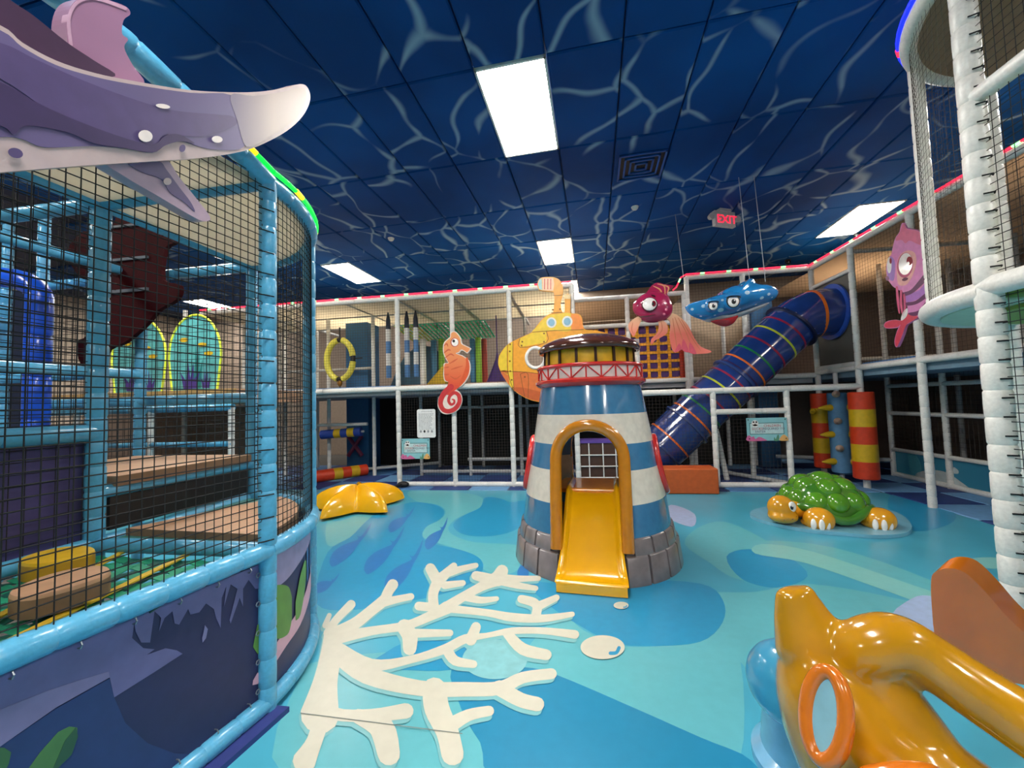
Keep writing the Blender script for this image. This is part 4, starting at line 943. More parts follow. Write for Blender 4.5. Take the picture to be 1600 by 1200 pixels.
body = MB().ell(tcx+V((0,-.02,.10)), (.38,.32,.12), n=24, m=12); build('belly', body, tyl, TT)
sh2 = MB(); nA, nR = 40, 12
for i in range(nR+1):
    ph = PI/2*i/nR
    for k2 in range(nA):
        a = 2*PI*k2/nA; zb = .11-.05*math.cos(4*(a+PI/2)); sh2.v.append(tp(sa*math.cos(a)*math.sin(ph), sbb*math.sin(a)*math.sin(ph), zb*math.sin(ph)**2+.06*(1-math.sin(ph)**2)+sh_*math.cos(ph)))
for i in range(nR):
    for k2 in range(nA): sh2.f.append((i*nA+k2, i*nA+(k2+1) % nA, (i+1)*nA+(k2+1) % nA, (i+1)*nA+k2)); sh2.m.append(0)
build('shell', sh2, tgd, TT)
P = [tp((sa+.02)*math.cos(a), (sbb+.02)*math.sin(a), .11-.05*math.cos(4*(a+PI/2))) for a in [2*PI*i/48 for i in range(48)]]
build('shell_rim', MB().tube(P, .042, 12, closed=True), tgd, TT)
def scute(a, ph, r):
    x, y, z = sa*math.cos(a)*math.sin(ph), sbb*math.sin(a)*math.sin(ph), sh_*math.cos(ph)
    n_ = (tX*(x/sa**2)+tY*(y/sbb**2)+V((0,0,z/sh_**2))).normalized(); q = n_.to_track_quat('Z', 'Y').to_matrix()
    build('scute', MB().ell(tp(x, y, z+.075*1)-n_*.03, (r, r, .085), rot=q, n=18, m=10), tg, TT)
scute(0, .02, .115)
for k2 in range(6): scute(2*PI*k2/6+.35, .60, .112)
for k2 in range(11): scute(2*PI*k2/11+.1, 1.12, .10)
hd = at(1213, 790, z=.15); hd = V((1.99, 4.40, .18))
organic('head', MB().ell(hd, (.125,.125,.125)).ell(hd+V((-.0,-.02,-.07)), (.135,.13,.075)).ell(hd+V((.16,.12,-.04)), (.14,.12,.09)), ty, TT, .012, 5)
hv = V((.30,-.95,.10)).normalized(); eq = hv.to_track_quat('Z', 'Y').to_matrix(); ec = hd+V((.055,-.095,.035))
te = build('eye', MB().ell(ec, (.042,.05,.022), rot=eq), eye_w, TT); build('pupil', MB().ell(ec+hv*.014+V((-.014,0,-.004)), (.021,.027,.013), rot=eq), ink, te); build('glint', MB().ell(ec+hv*.027+V((-.02,0,.008)), (.006,.007,.003), rot=eq, n=8, m=6), eye_w, te)
build('mouth', MB().tube([hd+V(p) for p in ((-.10,-.085,-.075),(-.04,-.132,-.082),(.03,-.138,-.072),(.085,-.112,-.05))], [.003,.007,.007,.003], 8), M('mouth_brown', (120, 70, 14), .4), TT)
def foot(c, label=None):
    organic('foot', MB().ell(c+V((0,0,.075)), (.135,.115,.12)).ell(c+V((0,.03,.04)), (.14,.13,.05)), ty, TT, .012, 4)
    for s in (-.075, -.015, .045):
        d = V((s-.02, -.112+.35*abs(s+.01), .055)); build('toenail', MB().ell(c+d, (.025,.018,.056), n=12, m=8), eye_w, TT)
foot(V((2.27, 4.30, .02))); foot(V((2.80, 4.32, .02))); foot(V((2.36, 4.98, .02))); foot(V((2.82, 4.95, .02)))

# ---------------------------------------------------------------- starfish
sc_ = V((-2.86, 4.86, 0)); nA = 120; SFm = MB(); rings = [0,.15,.3,.45,.6,.75,.87,.95,1]
def star_r(a):
    t = abs(((a/(2*PI/5)) % 1)-.5)*2      # 1 on an arm, 0 in a notch
    return .33+.33*t**1.5
H = .27
for q in rings:
    for k2 in range(nA):
        a = 2*PI*k2/nA; t = abs(((a/(2*PI/5)) % 1)-.5)*2; r = star_r(a)
        h = H*(1-q**2.4)**.62*(.74+.26*t) if q < 1 else 0; h = h*(1 if q > .15 else 1)
        if q == 0: h = H*.95
        ang = a+math.radians(-28); SFm.v.append(sc_+V((r*q*math.cos(ang), r*q*math.sin(ang), max(0, h)+(.05 if q < .99 else 0))))
for i in range(len(rings)-1):
    for k2 in range(nA): SFm.f.append((i*nA+k2, i*nA+(k2+1) % nA, (i+1)*nA+(k2+1) % nA, (i+1)*nA+k2)); SFm.m.append(0)
so = build('starfish', SFm, fg_yellow, None, ang=80, org=sc_); tag(so, 'glossy yellow starfish climber on the floor beside the blue corner tower', 'play animal')
s_ = so.modifiers.new('smooth', 'SMOOTH'); s_.factor = .5; s_.iterations = 4
bw = thing('floor_weight', 'small black dumbbell shaped weight on the floor by the white corner post', 'weight', at(618, 762, z=.03))
p, q = at(607, 764, z=.05), at(630, 757, z=.05)
build('end', MB().ell(p, (.085,.06,.05)), black_v, bw); build('end', MB().ell(q, (.10,.06,.05)), black_v, bw); build('bar', MB().tube([p, q], .025, 10), black_v, bw)

# ---------------------------------------------------------------- printed boards hung on the frames
def cutout(name, label, cat, polys, y, m, em=None, th=.03, n=4, par=None):
    P = [smooth_poly(p, n) for p in polys]; c = at(sum(p[0] for p in P[0])/len(P[0]), sum(p[1] for p in P[0])/len(P[0]), y=y)
    r = thing(name, label, cat, c); build('board', flat(P, dict(y=y), (0,th,0)), [m], r, False); return r
edge_p = M('pale_board_edge', (238, 222, 210), .4)
# seahorse
S_ = lambda pts: K(660, 500, .13333, pts)
ysh = 6.12
sh_out = S_([(375,130),(420,165),(450,215),(462,270),(490,290),(560,325),(565,345),(525,390),(500,375),(455,355),(430,385),(400,392),(470,415),(540,470),(562,540),(555,620),(520,700),(470,765),(400,812),(440,850),(465,920),(455,990),(420,1050),(360,1090),(290,1105),(230,1090),(190,1040),(178,980),(195,900),(240,840),(290,770),(305,730),(260,715),(245,640),(250,560),(250,510),(300,500),(290,480),(265,440),(245,390),(240,330),(250,270),(290,225),(325,195),(330,155)])
SH = cutout('seahorse_board', 'orange and red seahorse cutout hanging on the white back frame', 'decoration', [sh_out], ysh, edge_p)
hz = wl(SH).z
so_m = grad('seahorse_orange', (228, 84, 52), (240, 158, 96), 2, -.28, .42); sr_m = grad('seahorse_red', (196, 40, 52), (226, 84, 54), 2, -.75, -.25)
layer(SH, 'body_print', [S_([(375,140),(412,170),(440,215),(452,275),(488,300),(550,330),(553,345),(524,380),(500,365),(455,345),(425,375),(390,392),(470,425),(530,475),(552,540),(545,620),(512,695),(460,760),(390,812),(330,870),(290,790),(305,730),(268,705),(255,640),(260,520),(305,505),(290,470),(255,390),(250,330),(260,275),(295,235),(330,205),(338,155)])], ysh, so_m, 1)
layer(SH, 'tail_print', [S_([(345,765),(300,795),(250,850),(300,880),(330,860),(400,812),(440,770)])], ysh, sr_m, 2)
layer(SH, 'tail_curl_print', [stroke(S_([(335,785),(250,865),(212,960),(235,1040),(300,1070),(380,1040),(432,965),(425,885),(375,852),(322,890),(308,950),(335,990),(370,975),(372,940),(350,930)]), [9.5,8.5,7.5,7,7,7,6.5,6,5.5,5,4.5,4.2,3.6,3,2])], ysh, M('seahorse_red_flat', (206, 56, 58), .4), 3, 1, False)
rib = M('rib_orange', (214, 96, 58), .4)
for P in ([(255,385),(300,350),(330,355)],[(270,440),(330,400),(370,420)],[(320,510),(370,480),(410,455)],[(340,580),(400,560),(470,540)],[(330,660),(390,690),(450,650)],[(255,300),(285,280),(300,310)],[(255,560),(290,555),(310,550)],[(258,640),(290,640),(310,635)]): layer(SH, 'rib_print', [stroke(S_(P), [1.2,2.4,1.0])], ysh, rib, 2, 1, False)
layer(SH, 'belly_shade_print', [stroke(S_([(520,450),(530,540),(500,650),(440,760)]), [3,6,7,4])], ysh, M('seahorse_shade', (224, 92, 48), .4), 2, 1, False)
layer(SH, 'eye_ring', [S_(circle(378,262,50,54))], ysh, M('seahorse_eye_ring', (206, 96, 88), .4), 3, 1, False); layer(SH, 'eye_white', [S_(circle(381,262,40,44))], ysh, eye_w, 4, 1, False); layer(SH, 'pupil', [S_(circle(367,246,16,18))], ysh, ink, 5, 1, False)
# submarine
B_ = lambda pts: K(760, 420, .2, pts); ysb = 6.10
sub_out = smooth_poly(B_([(92,720),(100,680),(130,630),(175,585),(260,540),(355,495),(390,450),(440,390),(490,355),(520,340),(530,270),(528,190),(500,178),(440,172),(408,160),(398,120),(410,85),(440,66),(520,65),(570,85),(595,130),(598,190),(580,270),(590,330),(610,340),(612,260),(612,205),(655,205),(655,300),(660,345),(720,352),(748,385),(765,470),(850,480),(960,510),(1050,560),(1130,640),(1150,700),(1150,800),(1100,900),(950,1000),(800,1040),(640,1060),(500,1050),(410,1040),(330,1020),(240,970),(170,900),(115,810),(95,760)]), 3)
hole = B_(circle(385,695,62,68,20)); c = at(910, 560, y=ysb)
SB = thing('submarine_board', 'yellow and orange submarine cutout with portholes behind the lighthouse', 'decoration', c)
sm_o = M('submarine_orange', (236, 160, 42), .4)
build('board', flat([keyhole(sub_out, hole)], dict(y=ysb), (0,.035,0)), sm_o, SB, False)
d_o = M('submarine_deep_orange', (216, 112, 52), .4); s_y = M('submarine_yellow', (232, 196, 52), .4); s_b = M('submarine_line', (120, 74, 22), .4)
layer(SB, 'nose_print', [B_([(94,720),(102,682),(132,634),(165,600),(164,700),(166,780),(172,830),(120,800),(98,760)])], ysb, s_y, 1); layer(SB, 'belly_print', [B_([(112,800),(200,800),(330,810),(480,830),(700,850),(900,860),(1130,800),(1100,895),(950,995),(800,1035),(640,1055),(500,1045),(410,1035),(330,1015),(240,965),(170,895)])], ysb, d_o, 1)
layer(SB, 'keel_print', [B_([(215,930),(300,930),(420,960),(640,990),(900,980),(950,995),(800,1035),(640,1055),(500,1045),(410,1035),(330,1015),(250,970)])], ysb, M('submarine_rust', (196, 92, 44), .4), 2)
layer(SB, 'plate_print', [B_([(170,590),(205,572),(205,760),(212,950),(180,905),(172,780)])], ysb, s_y, 2, 1, False); layer(SB, 'plate_print', [B_([(262,545),(355,500),(468,490),(468,575),(262,612)])], ysb, s_y, 2, 1, False)
layer(SB, 'cabin_print', [B_([(360,495),(395,452),(445,394),(495,362),(560,352),(660,352),(665,480),(500,482)])], ysb, s_y, 1); layer(SB, 'cabin_side_print', [B_([(660,354),(718,358),(742,388),(758,470),(662,482)])], ysb, M('submarine_cabin_orange', (240, 140, 56), .4), 2, 1, False)
for P in ([(165,596),(163,700),(170,820),(215,955)],[(208,572),(206,760),(216,955)],[(468,488),(470,575),(264,614),(262,546)],[(360,495),(500,484),(760,474)],[(265,822),(325,822),(325,1010)],[(265,822),(285,930),(300,1000)],[(112,800),(300,806),(450,825)],[(505,345),(590,340)],[(525,210),(590,205)]): layer(SB, 'panel_line', [stroke(B_(P), .8, 3)], ysb, s_b, 3, 1, False)
for x, y in ((183,645),(183,722),(186,800),(198,868),(205,930),(280,570),(450,505),(450,570),(275,600),(185,590),(300,845),(520,320),(575,315)): layer(SB, 'rivet', [B_(circle(x,y,7,7,10))], ysb, s_b, 4, 1, False)
for x, y, r in ((508,420,39),(632,412,41)):
    layer(SB, 'porthole_ring', [B_(circle(x,y,r,r*1.06,24))], ysb, M('porthole_rim', (226, 222, 212), .4), 3, 1, False); layer(SB, 'porthole_glass', [B_(circle(x,y,r*.68,r*.74,20))], ysb, M('porthole_blue', (124, 172, 196), .3), 4, 1, False)
P = [at(a, b, y=ysb-.004) for a, b in B_(circle(385,695,73,79,28))]; build('porthole_frame', MB().tube(P, .026, 8, closed=True), white_p, SB)
for x in (455, 480, 503): layer(SB, 'periscope_stripe', [B_([(x-4,78),(x+4,78),(x+3,160),(x-5,160)])], ysb, M('stripe_red', (206, 88, 72), .4), 2, 1, False)
layer(SB, 'periscope_glass', [B_([(402,118),(412,88),(432,74),(436,168),(412,156)])], ysb, M('periscope_aqua', (150, 196, 190), .4), 2, 1, False); layer(SB, 'periscope_front', [B_([(438,72),(522,72),(530,120),(522,172),(438,168)])], ysb, M('periscope_peach', (240, 190, 150), .4), 1, 1, False); layer(SB, 'pipe_cap', [B_([(608,200),(658,200),(656,235),(612,235)])], ysb, M('pipe_pale', (226, 196, 140), .4), 2, 1, False)
# goldfish
G_ = lambda pts: K(960, 420, .16875, pts); ygf = 6.0
gf_c = at(1015, 480, y=ygf)
GF = thing('goldfish_sculpture', 'magenta goldfish with flowing peach fins hanging in front of the woven panel', 'decoration', gf_c)
fin_m = grad('fin_peach', (238, 120, 104), (248, 216, 168), 2, -.42, -.02); fin_p = M('fin_pink', (226, 88, 110), .4); fin_l = M('fin_line', (216, 120, 84), .4)
for P in ([(525,410),(600,440),(680,520),(740,640),(800,720),(900,765),(840,785),(740,785),(680,770),(620,745),(560,775),(530,720),(515,620),(520,500),(480,450)],[(225,440),(150,485),(130,530),(150,590),(180,625),(200,590),(235,510),(250,470)],[(385,440),(415,440),(445,470),(490,520),(490,590),(440,630),(380,660),(345,700),(345,650),(400,590),(412,520),(400,470)]):
    build('fin', MB().board([at(a, b, y=ygf-.03) for a, b in smooth_poly(G_(P), 4)], (0,.025,0)), fin_m, GF, False)
for P in ([(560,450),(600,560),(640,690)],[(590,455),(660,580),(720,740)],[(540,460),(560,600),(580,740)],[(620,470),(720,640),(800,760)],[(170,500),(160,560),(175,600)],[(430,480),(440,570),(370,650)]): layer(GF, 'fin_line', [stroke(G_(P), [.8,1.4,.6])], ygf-.03, fin_l, 1, 1, False)
for P in ([(560,770),(600,690),(620,745)],[(625,745),(640,650),(690,770)],[(695,772),(700,680),(760,784)]): layer(GF, 'fin_tip_print', [G_(P)], ygf-.03, fin_p, 2)
bm_ = M('goldfish_magenta', (172, 36, 82), .2, coat=.7, scale=4, var=.18)
build('body', MB().puff([at(a, b, y=ygf) for a, b in smooth_poly(G_([(170,350),(180,310),(220,270),(270,235),(340,212),(420,215),(490,245),(520,290),(540,350),(530,420),(490,465),(430,490),(350,500),(280,490),(220,450),(180,400)]), 4)], (0,-.16,0), back=True), bm_, GF)
build('crest', MB().board([at(a, b, y=ygf-.02) for a, b in smooth_poly(G_([(290,245),(320,190),(350,150),(400,128),(470,145),(548,157),(515,190),(490,215),(485,270),(400,250)]), 4)], (0,.04,0)), bm_, GF, False)
for P in ([(400,140),(460,160),(470,230)],[(440,148),(500,170),(490,220)],[(360,160),(420,190),(440,230)]): layer(GF, 'crest_stripe', [stroke(G_(P), [1.0,2.4,1.4])], ygf-.02, M('crest_peach', (232, 160, 112), .4), 1, 1, False)
ge = at(*G_([(325,330)])[0], y=ygf-.145); gn = V((-.12,-1,.12)).normalized(); gq = gn.to_track_quat('Z','Y').to_matrix()
build('eye_ring', MB().ell(ge, (.112,.112,.03), rot=gq), M('maroon_ring', (84, 12, 34), .3), GF); ew_ = build('eye_white', MB().ell(ge+gn*.012, (.097,.097,.03), rot=gq), eye_w, GF)
build('iris', MB().ell(ge+gn*.035+V((.045,0,-.005)), (.042,.048,.012), rot=gq), M('iris_maroon', (128, 24, 44), .2), ew_); build('pupil', MB().ell(ge+gn*.044+V((.045,0,-.01)), (.018,.024,.008), rot=gq), ink, ew_)
build('mouth', MB().tube([at(*G_([(x,y)])[0], y=ygf-d) for x, y, d in ((195,420,.05),(240,445,.10),(300,440,.14),(380,425,.16))], [.004,.01,.01,.004], 8), M('maroon_ring', (84, 12, 34), .3), GF); build('brow', MB().tube([at(*G_([(x,y)])[0], y=ygf-.15) for x, y in ((340,242),(362,248),(382,260))], [.005,.014,.005], 8), M('maroon_ring', (84, 12, 34), .3), GF)
for x, y, d in ((450,325,.15),(480,380,.13),(460,420,.13)): build('spot', MB().ell(at(*G_([(x,y)])[0], y=ygf-d), (.018,.01,.018), n=10, m=6), M('spot_pink', (226, 120, 150), .3), GF)
w_ = at(1055, 335, z=CEIL); build('hanging_wire', MB().tube([at(1069, 441, y=ygf-.02), V((w_.x, w_.y, CEIL))], .004, 6), M('steel_wire', (170, 176, 184), .4), GF)
# ray
yr = 5.5
RY = thing('ray_sculpture', 'shiny blue spotted ray with cartoon eyes hanging above the tube slide', 'decoration', at(1140, 475, y=yr))
rb_ = M('ray_blue', (36, 130, 196), .15, coat=.9, scale=5, var=.16); rg = M('ray_grey_belly', (160, 164, 170), .3, coat=.6)
ro = smooth_poly(G_([(655,360),(690,345),(760,325),(830,300),(880,285),(960,262),(1000,215),(1080,178),(1170,172),(1205,130),(1240,105),(1275,110),(1300,150),(1360,165),(1440,172),(1510,215),(1495,270),(1430,310),(1330,350),(1200,390),(1080,430),(980,455),(880,475),(780,462),(700,425)]), 4)
rcn = at(*G_([(1060,330)])[0], y=yr)
build('body', MB().puff([at(a, b, y=yr) for a, b in ro], (0,-.24,.05), c=rcn, back=False).puff([at(a, b, y=yr) for a, b in ro], (0,.34,.10), c=rcn, back=False), rb_, RY, ang=80)
build('belly', MB().puff([at(a, b, y=yr+.03) for a, b in smooth_poly(G_([(780,455),(880,472),(980,450),(1080,425),(1200,385),(1330,345),(1430,312),(1400,345),(1300,395),(1180,440),(1060,478),(950,492),(850,490)]), 4)], (0,-.10,0), c=at(*G_([(1090,440)])[0], y=yr+.03)), rg, RY)
build('mouth', MB().puff([at(a, b, y=yr+.0) for a, b in smooth_poly(G_([(890,485),(980,470),(1080,445),(1150,425),(1130,470),(1090,515),(1030,535),(960,520)]), 4)], (0,-.09,0)), M('ray_mouth_red', (178, 22, 34), .25, coat=.6), RY)
for x, y, s in ((908,345,.85),(1092,305,1.1)):
    c = at(*G_([(x,y)])[0], y=yr-.22); nn = V((-.15,-1,.05)).normalized(); qq = nn.to_track_quat('Z','Y').to_matrix()
    build('eyelid', MB().ell(c+V((0,.02,.012)), (.10*s,.105*s,.08), rot=qq), rb_, RY); build('upper_lid', MB().ell(c+nn*.045+V((0,0,.058*s)), (.085*s,.034*s,.05), rot=qq), rb_, RY); build('lash_line', MB().tube([c+nn*.085+V((.072*s*math.cos(t),0,.018*s+.024*s*math.sin(t))) for t in rng(.1, 3.04, .3)], .008*s, 6), ink, RY); build('eye_liner', MB().ell(c+nn*.042, (.070*s,.082*s,.026), rot=qq), ink, RY); ew_ = build('eye_white', MB().ell(c+nn*.052-V((0,0,.01)), (.058*s,.066*s,.026), rot=qq), eye_w, RY); build('pupil', MB().ell(c+nn*.074+V((-.0,0,-.018)), (.024*s,.03*s,.01), rot=qq), ink, ew_); build('glint', MB().ell(c+nn*.084+V((.008,0,-.006)), (.008,.01,.004), rot=qq, n=8, m=6), eye_w, ew_)
from mathutils.bvhtree import BVHTree
def on_mesh(o, px, py):
    me = o.data; bt = BVHTree.FromPolygons([v.co+wl(o) for v in me.vertices], [tuple(p.vertices) for p in me.polygons])
    h = bt.ray_cast(CAM, ray(px, py).normalized()); return h[0], h[1]
rbo = [o for o in RY.children if o.name.startswith('body')][0]
for x, y, r in ((825,345,22),(720,375,18),(985,383,30),(1145,385,16),(1000,290,14),(1160,430-60,12),(1310,330,14),(1230,220,26),(1340,200,16),(1430,235,18),(1365,270,22),(1175,150,12),(1270,115,10),(1460,265,10),(800,440,14),(930,430,12)):
    p, nn = on_mesh(rbo, *G_([(x,y)])[0])
    if p: build('spot', MB().ell(p, (.0012*r,.001*r,.003), rot=nn.to_track_quat('Z','Y').to_matrix(), n=12, m=6), M('ray_spot', (176, 212, 228), .2, coat=.6), RY)
for (px, py), (qx, qy) in (((1187,280),(1196,440)),((1167,400),(1172,445))):
    w_ = at(qx, qy, y=yr-.05); build('hanging_wire', MB().tube([w_, V((w_.x-.06, w_.y, CEIL))], .004, 6), M('steel_wire', (170, 176, 184), .4), RY)
# pink fish on the right frame (board lies in the plane of that frame)
F_ = lambda pts: K(1360, 330, .1917, pts); xf = X1-.055
PF = thing('pink_fish_board', 'pink and purple striped fish cutout on the right frame beside the balcony post', 'decoration', at(1412, 445, x=xf))
def flayer(name, P, m, k, n=4): return build(name, flat([smooth_poly(P, n) if n > 1 else P], dict(x=xf-.0012*k), (.0008,0,0)), m, PF, False)
build('board', flat([smooth_poly(F_([(265,95),(285,120),(300,140),(380,155),(450,200),(480,300),(485,450),(475,600),(455,720),(430,800),(380,870),(320,910),(285,935),(265,1000),(225,1095),(205,1105),(195,1060),(215,980),(235,935),(215,950),(130,955),(110,930),(130,900),(190,885),(245,890),(300,800),(290,740),(275,670),(225,640),(180,610),(150,570),(120,540),(132,530),(130,440),(155,370),(170,350),(185,280),(205,215),(235,170),(250,110)]), 3)], dict(x=xf), (.03,0,0)), M('fish_pink', (232, 140, 196), .4), PF, False)
flayer('crest_print', F_([(268,105),(300,145),(380,160),(448,205),(470,290),(390,270),(320,240),(285,262),(255,235),(208,240),(210,215),(238,172)]), M('crest_pink', (234, 116, 150), .4), 1)
flayer('face_print', F_([(160,370),(195,400),(200,470),(190,560),(160,560),(138,520),(135,440)]), M('face_violet', (178, 130, 206), .4), 1); flayer('face_print', F_([(230,600),(215,520),(215,440),(230,380),(260,340),(310,320),(360,340),(375,400),(360,480),(330,550),(290,600)]), M('face_peach', (244, 176, 170), .4), 1)
flayer('eye_white', F_(circle(285,430,55,90,24,.12)), eye_w, 2, 1); flayer('eye_ring', F_(circle(282,440,64,104,24,.12)), M('eye_pink', (206, 84, 120), .4), 1.5, 1); flayer('iris', F_(circle(318,405,24,36,16)), M('iris_red', (158, 30, 46), .4), 3, 1); flayer('glint', F_(circle(308,425,10,14,12)), eye_w, 4, 1)
flayer('eye_white', F_(circle(153,440,19,66,20)), eye_w, 2, 1); flayer('iris', F_(circle(164,405,9,24,14)), M('iris_red', (158, 30, 46), .4), 3, 1)
flayer('mouth', F_(circle(282,555,26,13,16,-.3)), M('mouth_maroon', (112, 36, 66), .4), 3, 1); flayer('snout', F_(circle(138,548,14,20,14)), M('snout_mauve', (152, 96, 130), .4), 2, 1)
for P in ([(265,665),(330,640),(400,560),(475,470),(475,540),(400,620),(340,670),(280,690)],[(290,745),(370,730),(460,660),(460,700),(380,755),(300,770)],[(310,830),(390,810),(450,740),(430,800),(380,850),(330,850)]): flayer('stripe_print', F_(P), M('stripe_plum', (112, 52, 96), .4), 2)
flayer('belly_print', F_([(285,690),(400,640),(470,560),(465,650),(380,720),(295,740)]), M('belly_violet', (188, 120, 204), .4), 1)
flayer('tail_print', F_([(290,930),(320,905),(385,862),(300,835),(255,890),(190,888),(132,905),(114,930),(132,950),(215,945),(245,925),(215,990),(200,1060),(208,1100),(225,1090),(262,1000)]), M('tail_red', (226, 74, 94), .4), 1)
for P in ([(215,620),(225,740),(235,830)],[(250,650),(250,760),(265,850)],[(275,680),(280,780),(275,840)]): flayer('fin_print', stroke(F_(P), [3.5,4,2]), M('fin_rose', (220, 88, 130), .4), 2, 1)
flayer('fin_gap_print', F_([(300,790),(298,850),(260,890),(248,880),(262,830)]), eye_w, 2)
# big purple dolphin board over the left tower
W_ = lambda pts: K(0, 0, .35, pts); xw = -1.25
DB = thing('dolphin_board', 'big purple spotted dolphin cutout over the left tower top', 'decoration', at(200, 180, x=xw))
def wl_(name, P, m, x, t, n=4): return build(name, flat([smooth_poly(P, n) if n > 1 else P], dict(x=x), (-t,0,0)), m, DB, False)
rimc = M('dolphin_rim', (188, 168, 168), .35, coat=.2); 
wl_('top_fin', W_([(300,80),(330,10),(400,-16),(470,-4),(560,28),(582,62),(552,90),(545,150),(572,176),(555,212),(592,290),(645,368),(560,370),(420,330),(320,240),(300,180)]), M('fin_mauve', (150, 110, 140), .35, coat=.3, scale=3, var=.12), xw-.045, .05)
wl_('top_fin_rim', stroke(W_([(318,200),(308,90),(338,18),(400,-8),(470,4),(560,38)]), 5), M('fin_rim_pink', (186, 148, 172), .35), xw-.043, .02, 1)
wl_('back_plate', W_([(-400,-420),(-200,-240),(0,-40),(60,10),(150,70),(300,190),(420,270),(515,340),(300,330),(0,160),(-300,60),(-400,0)]), M('dolphin_dark', (62, 38, 66), .4), xw-.03, .04)
wl_('lower_fin', W_([(470,715),(700,700),(750,715),(800,790),(880,890),(938,968),(920,988),(870,972),(700,872),(560,790)]), M('fin_light', (172, 148, 166), .35, coat=.2), xw-.03, .04)
wl_('lower_fin_print', W_([(575,722),(705,718),(745,760),(800,835),(850,900),(870,945),(820,900),(760,860),(720,800),(650,775),(600,750)]), M('dolphin_mid', (88, 76, 116), .4), xw-.028, .003); wl_('lower_fin_spot', W_(circle(748,810,18,16)), rimc, xw-.026, .002, 1)
body = [(-500,-80),(-300,10),(0,112),(100,190),(250,270),(420,325),(600,362),(850,402),(1100,412),(1250,397),(1340,375),(1376,395),(1384,450),(1350,520),(1280,585),(1180,640),(1080,676),(900,705),(600,725),(300,745),(0,770),(-300,800),(-500,830)]
wl_('body', W_(body), rimc, xw, .05)
top = [(-500,-50),(-300,32),(0,134),(100,210),(250,290),(420,342),(600,378),(850,414),(1030,424)]
wl_('flank_print', W_(top+[(1060,520),(1090,655),(960,668),(880,652),(810,632),(740,648),(680,682),(550,662),(400,652),(200,658),(100,622),(0,612),(-300,640),(-500,660)]), M('dolphin_purple', (98, 86, 128), .4, scale=2, var=.1), xw+.002, .001)
wl_('flank_print', W_([(-500,60),(-300,120),(0,190),(150,260),(350,350),(560,430),(760,490),(960,510),(1040,520),(1050,560),(900,610),(740,600),(690,645),(560,640),(380,560),(200,480),(0,350),(-300,230),(-500,180)]), M('dolphin_mid2', (82, 68, 112), .4), xw+.0035, .001)
wl_('flank_print', W_([(-500,190),(-300,250),(0,365),(150,450),(300,520),(480,590),(640,640),(700,640),(740,605),(800,600),(870,640),(810,630),(740,648),(680,680),(550,660),(420,640),(300,590),(120,560),(60,600),(0,560),(-300,500),(-500,450)]), M('dolphin_deep', (62, 48, 88), .4), xw+.005, .001)
wl_('beak_print', W_([(1030,424),(1130,428),(1250,412),(1345,392),(1366,410),(1368,450),(1335,512),(1270,570),(1180,622),(1100,655),(1060,540)]), grad('dolphin_beak', (124, 112, 134), (184, 166, 156), 1, .36, .56), xw+.0028, .0008)
for x, y, a, b, r in ((650,607,32,26,.3),(970,622,24,15,.1),(728,474,32,10,.15),(-200,300,40,30,0)): wl_('spot', W_(circle(x,y,a,b,16,r)), M('dolphin_spot', (232, 220, 216), .4), xw+.007, .001, 1)
for x, y, a, b in ((70,683,34,22),(815,662,13,17)): wl_('belly_spot', W_(circle(x,y,a,b,16,.3)), M('dolphin_mid2', (82, 68, 112), .4), xw+.007, .001, 1)

# ---------------------------------------------------------------- signs on the net
sg_t = M('sign_aqua', (140, 198, 204), .35, scale=4, var=.12); sg_p = M('sign_pale', (196, 224, 224), .35); sg_l = M('sign_dark_teal', (42, 104, 106), .4); pk = M('sign_coral_pink', (214, 110, 158), .4); sd = M('sign_shell', (232, 176, 104), .4); rdm = M('sign_red', (196, 62, 66), .4); gtm = M('sign_slate', (92, 96, 120), .4)
def sock_sign(x0, x1, z0, z1, label):
    y = Y0-.05; t = thing('rules_sign', label, 'sign', ((x0+x1)/2, y, (z0+z1)/2)); w, h = x1-x0, z1-z0
    pt = lambda u, v, k=1: V((x0+u*w, y-.001*k, z0+v*h))
    build('plate', MB().box((x0,y,z0),(x1,y+.006,z1)), sg_t, t, False)
    def lay2(nm, P, m, k): build(nm, MB().board([pt(a, b, k) for a, b in P], (0,.0006,0)), m, t, False)
    lay2('box_outline', [(.07,.28),(.92,.28),(.92,.78),(.07,.78)], sg_l, 1); lay2('text_box', [(.085,.305),(.905,.305),(.905,.755),(.085,.755)], sg_p, 2)
    lay2('panda_face', circle(.21,.77,.085,.13,20), eye_w, 3); lay2('panda_face', circle(.21,.66,.07,.06,16), eye_w, 3)
    for u, v, a, b in ((.175,.82,.025,.036),(.245,.82,.025,.036),(.21,.72,.018,.022)): lay2('panda_mark', circle(u,v,a,b,12), ink, 4)
    lay2('coral_print', smooth_poly([(.0,.0),(.0,.2),(.06,.24),(.1,.16),(.16,.2),(.2,.08),(.28,.17),(.36,.14),(.44,.06),(.46,.0)], 3), pk, 3); lay2('shell_print', smooth_poly([(.80,.0),(.82,.14),(.9,.26),(.98,.16),(1.0,.0)], 3), sd, 3); lay2('weed_print', smooth_poly([(.66,.0),(.67,.16),(.7,.06),(.74,.22),(.78,.24),(.77,.0)], 3), M('sign_weed', (92, 150, 120), .4), 3)
    for u, v in ((.04,.92),(.955,.92),(.05,.09),(.955,.09)): lay2('zip_tie_hole', circle(u,v,.016,.026,10), ink, 6)
    ux, uy = V((1,0,0)), V((0,0,1))
    text('CHILDREN', pt(.42,.60,4), ux, uy, h*.145, rdm, t); text('SOCKS', pt(.12,.475,4), ux, uy, h*.145, rdm, t); text('REQUIRED TO', pt(.40,.475,4), ux, uy, h*.135, gtm, t); text('ENTER', pt(.20,.35,4), ux, uy, h*.145, gtm, t)
